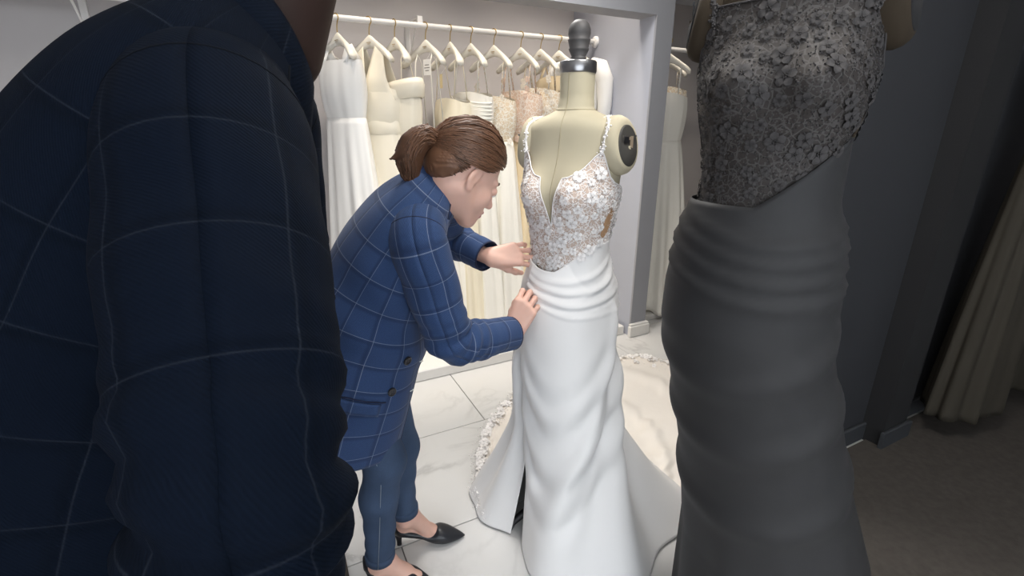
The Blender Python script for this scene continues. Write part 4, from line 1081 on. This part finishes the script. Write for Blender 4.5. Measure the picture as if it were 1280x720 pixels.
    for q in 'RL':
        an = npv(J['an' + q]); kn = npv(J['kn' + q]); b = MB(); zc = an + np.array([0, 0, .024])
        b.lathe(zc, [(.0455 * s, -.013), (.048 * s, -.013), (.0485 * s, .012), (.046 * s, .014)], 28); b.obj('hem', mm['denim'], jeans, True)
        side = nrmz(np.cross(nrmz(npv(J['toe' + q]) - npv(J['heel' + q])), (0, 0, 1))) * (1 if q == 'R' else -1)
        b = MB(); hp = npv(J['hip' + q])
        b.tube([p + side * (r + .002) * s + np.array([.006, 0, 0]) for p, r in ((an + np.array([0, 0, .015]), .0470), (an + (kn - an) * .33, .053), (an + (kn - an) * .65, .0555), (kn, .0595), (kn + (hp - kn) * .5, .0735), (hp, .0875))], .0013, 5)
        b.obj('side_seam', mm['stitch'], jeans, True)
    # ---------------- blazer
    C = np.array([npv(r[0]) for r in J['rings']]); wid = np.array([r[1:] for r in J['rings']]) * 1.0
    arc = np.concatenate([[0], np.cumsum(np.linalg.norm(np.diff(C, axis=0), axis=1))])
    right = nrmz(J['right'])
    tab = []
    for v in np.linspace(0, 1, 401):
        c = smooth_interp([v * arc[-1]], arc, C)[0]; d = smooth_interp([min(v + .01, 1) * arc[-1]], arc, C)[0] - smooth_interp([max(v - .01, 0) * arc[-1]], arc, C)[0]
        d = nrmz(d); r = nrmz(right - d * (right @ d)); fr_ = np.cross(d, r); fr_ = fr_ if fr_ @ npv(J['front']) > 0 else -fr_
        tab.append((c, r, fr_, smooth_interp([v * arc[-1]], arc, wid)[0]))
    def tors(phi, v, off=0.0):
        c, r, fr_, (a, bf, bk) = tab[int(round(min(max(v, 0), 1) * 400))]; p = 2.3
        cs, sn = math.cos(phi), math.sin(phi); q = (abs(cs)**p + abs(sn)**p)**(-1 / p)
        b_ = bk if cs > 0 else bf
        fold = .005 * math.sin(phi * 5 + v * 9) * (1 - v)**1.0 + .006 * math.sin(v * 34 + phi * 2.2) * math.exp(-((v - .5) / .16)**2) * (abs(phi) > .9)
        return c + r * sn * q * (a + off + fold) - fr_ * cs * q * (b_ + off + fold)
    nv, na = 81, 96; gapf = J.get('gap', .22); vv = np.linspace(0, 1, nv); V = []; UV = []
    for v in vv:
        g = gapf * (1.25 - .9 * np.clip(v / .55, 0, 1)) + .9 * np.clip((v - .72) / .28, 0, 1)
        ph = np.linspace(-math.pi + g, math.pi - g, na)
        for p in ph: V.append(tors(p, v)); UV.append((p * .205, v * arc[-1]))
    bl = mk('blazer', np.array(V), grid_faces(nv, na), mm['cloth'], root, uv=UV, solid=.004)
    # front edge binding
    for sgn in (1, -1):
        b = MB(); e = [V[i * na + (na - 1 if sgn > 0 else 0)] for i in range(nv)]; b.tube([Vector(q) for q in e], .0035, 6); b.obj('front_edge', mm['seam'], bl, True)
    # sleeves
    for q in 'RL':
        sh, el, wr = npv(J['sh' + q]), npv(J['el' + q]), npv(J['wr' + q]); cu = wr - nrmz(wr - el) * .012
        ins = npv(J['in' + q]) if 'in' + q in J else sh + nrmz(C[5] - sh) * .085
        K = np.array([ins, sh, sh + (el - sh) * .35, sh + (el - sh) * .72, el + nrmz((sh - el)) * .012 + nrmz(wr - el) * .012, el + (wr - el) * .3, el + (wr - el) * .65, cu])
        al = np.concatenate([[0], np.cumsum(np.linalg.norm(np.diff(K, axis=0), axis=1))]); ts = np.linspace(0, al[-1], 74)
        pts = smooth_interp(ts, al, K); rad = smooth_interp(ts, al, J.get('srad', [.060, .067, .068, .063, .059, .056, .052, .049])) * s
        le = al[4]; rgp = np.random.default_rng(3 if q == 'R' else 4); phs = rgp.uniform(0, 6, 4)
        def disp(L, a, le=le, phs=phs):
            g = math.exp(-((L - le - .02) / .085)**2); g2 = math.exp(-((L - al[2]) / .10)**2)
            return s * (.0060 * g * math.sin(L * 150 + 2.2 * math.sin(a + phs[0]) + phs[1]) + .003 * math.sin(L * 55 + 2 * a + phs[2]) * (.3 + g) +   .0014 * g2 * math.sin(3 * a + L * 30 + phs[3]))
        v, f, uv = sweep(pts, rad, 40, start=J.get('sup', (0, 0, 1)), disp=disp)
        sl = mk('sleeve', v, f, mm['cloth'], bl, uv=uv, solid=.003)
        # cuff lining and armhole seam
        b = MB(); b.tube([Vector(p) for p in v[-41:]], .0026, 6); b.obj('cuff_edge', mm['seam'], sl, True)
        i0 = int(np.searchsorted(ts, al[1] - .01)); b = MB(); b.tube([Vector(p) for p in v[i0 * 41:(i0 + 1) * 41]], .0022 * s, 6); b.obj('armhole_seam', mm['seam'], sl, True)
    # collar
    nk = npv(J['neck']); axd = nrmz(J['neck_ax']); r = nrmz(right - axd * (right @ axd)); fr_ = np.cross(axd, r); fr_ = fr_ if fr_ @ npv(J['front']) > 0 else -fr_
    V = []; UV = []; rowsq = [(.060, -.03), (.061, .006), (.063, .026), (.068, .031), (.074, .026), (.083, .004), (.092, -.022), (.098, -.042)]
    for i, (rad_, h) in enumerate(rowsq):
        for ph in np.linspace(-2.5, 2.5, 60):
            drop = -.055 * max(0, (abs(ph) - 1.1) / 1.4)**1.3
            V.append(nk + axd * (h + drop) * s + (r * math.sin(ph) * rad_ * 1.02 - fr_ * math.cos(ph) * rad_ * 1.04) * s); UV.append((ph * .09, i * .018 + .02))
    mk('collar', np.array(V), grid_faces(len(rowsq), 60), mm['cloth'], bl, uv=UV, solid=.004)
    # lapels
    for sgn in (1, -1):
        V = []; UV = []
        for i, v in enumerate(np.linspace(.58, .93, 14)):
            g = gapf * (1.25 - .9 * np.clip(v / .55, 0, 1)) + .9 * np.clip((v - .72) / .28, 0, 1)
            wl = .52 * math.sin(math.pi * min(1, (v - .575) / .30) * .62)
            for k in range(6): V.append(tors(sgn * (math.pi - g - wl * k / 5), v, .007 * (1 - .3 * k / 5))); UV.append((k * .016 + .01, v * .8))
        f = grid_faces(14, 6); mk('lapel', np.array(V), f, mm['cloth'], bl, uv=UV, solid=.004)
    # pocket flap, buttons, tacks, back seam
    V = []; UV = []
    for i in range(5):
        for k in range(14): 
            V.append(tors(1.55 + .62 * k / 13, .285 - .05 * i / 4 - .012 * k / 13, .006)); UV.append((.205 * (1.55 + .62 * k / 13), (.285 - .05 * i / 4) * arc[-1]))
    mk('pocket_flap', np.array(V), grid_faces(5, 14), mm['cloth'], bl, uv=UV, solid=.004)
    b = MB(); b.tube([Vector(tors(1.5 + .72 * k / 13, .292 - .012 * k / 13, .004)) for k in range(14)], .002, 5); b.obj('pocket_seam', mm['seam'], bl, True)
    for (ph, v) in J['buttons']:
        p = tors(ph, v, .006); n_ = nrmz(np.cross(tors(ph + .02, v) - tors(ph - .02, v), tors(ph, v + .01) - tors(ph, v - .01)))
        if n_ @ (p - C[2]) < 0: n_ = -n_
        m_ = Vector(n_).to_track_quat('Z', 'Y').to_matrix(); b = MB()
        b.lathe(p, [(.0115 * s, -.003), (.0125 * s, 0), (.0125 * s, .002), (.0105 * s, .0035), (.009 * s, .0022), (.001, .0022)], 20, m_); bt = b.obj('button', mm['button'], bl, True)
        b = MB()
        for (x, y) in ((.0028, .0028), (-.0028, .0028), (.0028, -.0028), (-.0028, -.0028)): b.ball(Vector(p) + m_ @ Vector((x, y, .0026)), .0011 * s, 5, 3)
        b.obj('button_hole', mm['seam'], bt, True)
    for (ph, v) in J['tacks']:
        b = MB(); p0, p1 = tors(ph - .05, v + .004, .007), tors(ph + .06, v - .006, .007); b.tube([p0, p1], .0014 * s, 6); b.ball(p1, .003 * s, 6, 4); b.obj('thread_tack', mm['tack'], bl, True)
    return root, tors
WM = dict(skin=M['skin'], lip=M['lip'], eye=M['eye'], lash=M['lash'], hair=M['hair'], tie=M['hairtie'], denim=M['denim'], stitch=M['denim_seam'], shoe=M['leather'], cloth=M['blazer'], seam=M['seam'], button=M['button'], tack=M['tack'])
WD = dict(skin=M['skin_dimmed'], lip=M['skin_dimmed'], eye=M['dim_trim'], lash=M['black'], hair=M['hair_dimmed'], tie=M['black'], denim=M['denim_dimmed'], stitch=M['dim_trim'], shoe=M['black'], cloth=M['blazer_dimmed'], seam=M['seam_dimmed'], button=M['button_dimmed'], tack=M['tack_dimmed'])  # added near person: every colour carries painted-in dimness
fwd = nrmz((.985, .174, 0)); rgt = nrmz((.174, -.985, 0))
JW = dict(
    rings=[((-.575, 1.245, .60), .225, .230, .14), ((-.51, 1.25, .80), .215, .232, .14), ((-.42, 1.255, 1.0), .195, .200, .125), ((-.325, 1.265, 1.15), .205, .125, .125),
           ((-.265, 1.27, 1.235), .195, .105, .105), ((-.222, 1.275, 1.285), .160, .08, .08), ((-.185, 1.28, 1.325), .072, .06, .06)],
    right=rgt, front=(.8, .1, -.5), neck=(-.175, 1.275, 1.315), neck_ax=(.70, .12, .70),
    head=P(582, 215, 1.255), head_yaw=R(32), head_pitch=R(36),
    hip=(-.49, 1.26, .82), hipR=(-.455, 1.18, .79), hipL=(-.44, 1.335, .79),
    knR=P(481, 575, 1.19), knL=P(500, 558, 1.33), anR=P(476, 700, 1.2), anL=P(506, 643, 1.325),
    heelR=FL(458, 727), toeR=FL(540, 728), heelL=FL(493, 681), toeL=FL(581, 671),
    shR=(-.225, 1.10, 1.205), elR=P(563, 431, 1.13), wrR=P(641, 416, 1.315),
    shL=(-.20, 1.43, 1.235), elL=(-.235, 1.60, 1.10), wrL=P(612, 322, 1.46),
    handR=dict(d=(.42, .22, .86), n=(-.25, -.93, .15), t=(-1, 0, 0), curl=[(.65, 1.0, .5), (.70, 1.0, .5), (.75, 1.0, .5), (.85, 1.0, .5)], spread=.10, thumb=(.30, .55)),
    handL=dict(d=(.95, .12, .08), n=(.05, -.85, .5), t=(0, -.4, -.9), curl=[(.55, .75, .5), (.45, .75, .5), (.40, .7, .5), (.35, .65, .5)], spread=.16, thumb=(.45, .45)),
    buttons=[(2.36, .44), (2.26, .32)], tacks=[(2.72, .405), (2.66, .285)])
woman, torsW = build_person('person in a blue windowpane blazer and jeans bending to pin the gown', JW, WM, (-.42, 1.26, 0))

# added second person in dimmed colours, near the camera, cropped by the left edge
def xf_person(J, pivot, dest, yaw, s, drop):
    Rz = np.array(Matrix.Rotation(yaw, 3, 'Z')); pv, ds = npv(pivot), npv(dest)
    tp = lambda p: ds + s * (Rz @ (npv(p) - pv)); td = lambda p: Rz @ npv(p)
    K = dict(J); K['s'] = s
    K['rings'] = [(tp(r[0]),) + tuple(q * s for q in r[1:]) for r in J['rings']]
    for k in ('neck', 'head', 'hip', 'hipR', 'hipL', 'knR', 'knL', 'anR', 'anL', 'shR', 'elR', 'wrR', 'shL', 'elL', 'wrL', 'heelR', 'toeR', 'heelL', 'toeL'): K[k] = tp(J[k])
    for k in ('right', 'front', 'neck_ax'): K[k] = td(J[k])
    K['head_yaw'] = J['head_yaw'] + yaw
    for q in 'RL':
        h = dict(J['hand' + q]); h['d'], h['n'], h['t'] = td(h['d']), td(h['n']), td(h['t']); K['hand' + q] = h
    dz = K['heelR'][2]                       # legs lengthened so the feet reach the floor
    for k in ('anR', 'anL', 'heelR', 'toeR', 'heelL', 'toeL'): K[k] = K[k] - np.array([0, 0, dz])
    for q in 'RL': K['kn' + q] = (npv(K['hip' + q]) + npv(K['an' + q])) / 2 + td(fwd) * .02
    return K
YW = R(24)
pv = P(507, 360, 1.10); dd_ = ray(246, 345).normalized()
JF = xf_person(JW, pv, npv((0, 0, EYE)) + npv(dd_) * .60, YW, 1.10, 0)
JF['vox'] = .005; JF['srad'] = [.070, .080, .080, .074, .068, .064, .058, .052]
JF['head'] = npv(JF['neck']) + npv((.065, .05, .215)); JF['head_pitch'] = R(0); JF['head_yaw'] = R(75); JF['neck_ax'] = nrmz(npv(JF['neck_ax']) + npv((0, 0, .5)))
_el = P(303, 600, 1.0) - Vector((0, 0, EYE)); _el.normalize()
_b = min((abs((npv((0, 0, EYE)) + npv(_el) * k - npv(JF['shR'])) @ (npv((0, 0, EYE)) + npv(_el) * k - npv(JF['shR'])) - .33**2), k) for k in np.linspace(.3, .9, 200))[1]
JF['elR'] = npv((0, 0, EYE)) + npv(_el) * _b
ua = nrmz(npv(JF['elR']) - npv(JF['shR']))
JF['wrR'] = npv(JF['elR']) + nrmz((-.10, .02, -1)) * .27
JF['elL'] = npv(JF['shL']) + nrmz((-.05, .1, -1)) * .32; JF['wrL'] = npv(JF['elL']) + nrmz((-.05, .12, -1)) * .27
for q in 'RL':
    d_ = nrmz(npv(JF['wr' + q]) - npv(JF['el' + q])); JF['hand' + q] = dict(d=d_, n=(0, -1 if q == 'R' else 1, .2), t=(1, .4, 0), curl=[(.25, .35, .25)] * 4, spread=.06, thumb=(.3, .3))
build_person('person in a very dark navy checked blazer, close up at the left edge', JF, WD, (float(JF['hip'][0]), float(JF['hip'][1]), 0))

# ------------------------------------------------------------------ added gown and second form, dimness painted in, near the camera at right
GX, GY = .535, 1.02
LIFT = .26
fg_fr = Frame((GX, GY, 0), R(-34), LIFT)
dress_form('dress_form', fg_fr, 'added linen dress form in dimmed colours wearing the dimmed lace gown at the right', FDIM)
def dim_gown():
    t = thing('dimmed_gown', (GX, GY, 0), 'added satin gown in dimmed colours with floral lace bodice, close at the right', 'gown')
    zl = lambda p: 1.03 + .13 * np.clip((p - .0) / 1.3, 0, 1)**1.1
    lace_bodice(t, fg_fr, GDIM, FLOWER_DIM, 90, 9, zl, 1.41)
    nz, na = 110, 220; aa = np.linspace(0, 2 * np.pi, na, endpoint=False)
    yaw = R(-34); phi = wrap(aa - (-np.pi / 2 + yaw)); ze = zl(phi) + .012 + LIFT
    V = []; zq = np.linspace(.76, 1.2, 60) + LIFT; fq = np.stack([form_radius(fg_fr, aa, z_ - LIFT) for z_ in zq])
    for i in range(nz):
        q = i / (nz - 1); z = ze + (.008 - ze) * q
        a = np.interp(z, [0, .4, .65, .92, 1.11, 1.23, 1.31, 1.46], [.27, .225, .195, .182, .18, .165, .14, .136]); b_ = np.interp(z, [0, .4, .65, .92, 1.11, 1.23, 1.31, 1.46], [.29, .23, .185, .16, .145, .13, .112, .112])
        cx = np.interp(z, [0, .4, .75, 1.02, 1.4], [.23, .17, .075, .0, 0])
        th = aa - yaw; r = a * b_ / np.sqrt((b_ * np.cos(th))**2 + (a * np.sin(th))**2)
        fz = np.array([float(np.interp(z_, zq, fq[:, k])) for k, z_ in enumerate(z)]); r = np.where(z > .76 + LIFT, np.maximum(r, fz + .0085), r)
        f = .010 * np.sin(10 * aa + 2 * z) * np.clip((.6 - z) / .6, 0, 1) + np.clip((ze - z) / .03, 0, 1) * (
            sum(.007 * np.exp(-((z - (zz - .05 * np.cos(th + 1.2))) / .010)**2) for zz in (1.28, 1.245, 1.205, 1.16)) +
            sum(.010 * np.exp(-((z - (zz - .09 * np.cos(th + 1.9))) / .03)**2) for zz in (1.0, .84, .65)))
        V.append(np.stack([GX + cx + (r + f) * np.cos(aa), GY + (r + f) * np.sin(aa), z], -1))
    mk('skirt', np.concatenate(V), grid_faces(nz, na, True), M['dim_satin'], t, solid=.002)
dim_gown()
# added dark sheets that imitate a dim floor under the near figures
def dim_sheet(name, pts, label):
    c = sum((Vector(p) for p in pts), Vector()) / len(pts); b = MB(); n = len(pts)
    b.add([Vector((p[0], p[1], 0.0005)) for p in pts] + [Vector((p[0], p[1], .009)) for p in pts], [tuple(range(n))[::-1], tuple(range(n, 2 * n))] + [(k, (k + 1) % n, n + (k + 1) % n, n + k) for k in range(n)])
    o = b.obj(name, M['dim_sheet'], org=(c.x, c.y, 0)); tag(o, label, 'dim_sheet')
dim_sheet('dim_sheet', [RW(.05, 2.46), RW(.05, -.6), RW(-1.9, -.6), RW(-1.9, 2.46)][::-1], 'added dark sheet imitating a dim floor at the left')
dim_sheet('dim_sheet', [RW(1.56, .97), RW(1.56, -.9), RW(4.1, -.9), RW(4.1, .97)], 'added dark sheet imitating a dim floor at the right')
# added gowns, hangers and hooks with dimness painted in, on the added partition
def wall_gown(u, label, hl, w, sx):
    base = RW(u, CW - .16, 1.98)
    hk = thing('added_hook', RW(u, CW, 1.98), 'added dimmed wall hook ' + hl, 'hook'); b = MB(); b.box(RW(u, CW - .004, 2.0), (.03, .008, .07), ROOM_ROT); b.obj('plate', M['dim_trim'], hk)
    b = MB(); b.tube([RW(u, CW - .004, 1.992), RW(u, CW - .15, 1.985), RW(u, CW - .185, 2.0)], .006, 8); b.obj('peg', M['dim_trim'], hk, True)
    build_hanger('clothes_hanger', base, YAW0, 'added dimmed hanger ' + hl, m1=M['dim_trim'], m2=M['dim_trim'])
    hang_gown(base, YAW0, label, 'sweet', M['dim_gown'], -.24, -.55, -1.86, .15, .14, w, sx, folds=9, strap=.01, depth=.05, amp=.2)
wall_gown(2.98, 'added long gown in dimmed colours hanging on the added partition', 'on the added partition near its dimmed pillar', .27, 91)
wall_gown(3.62, 'added gown in dimmed colours at the far right end of the partition', 'at the far right end of the partition', .25, 92)
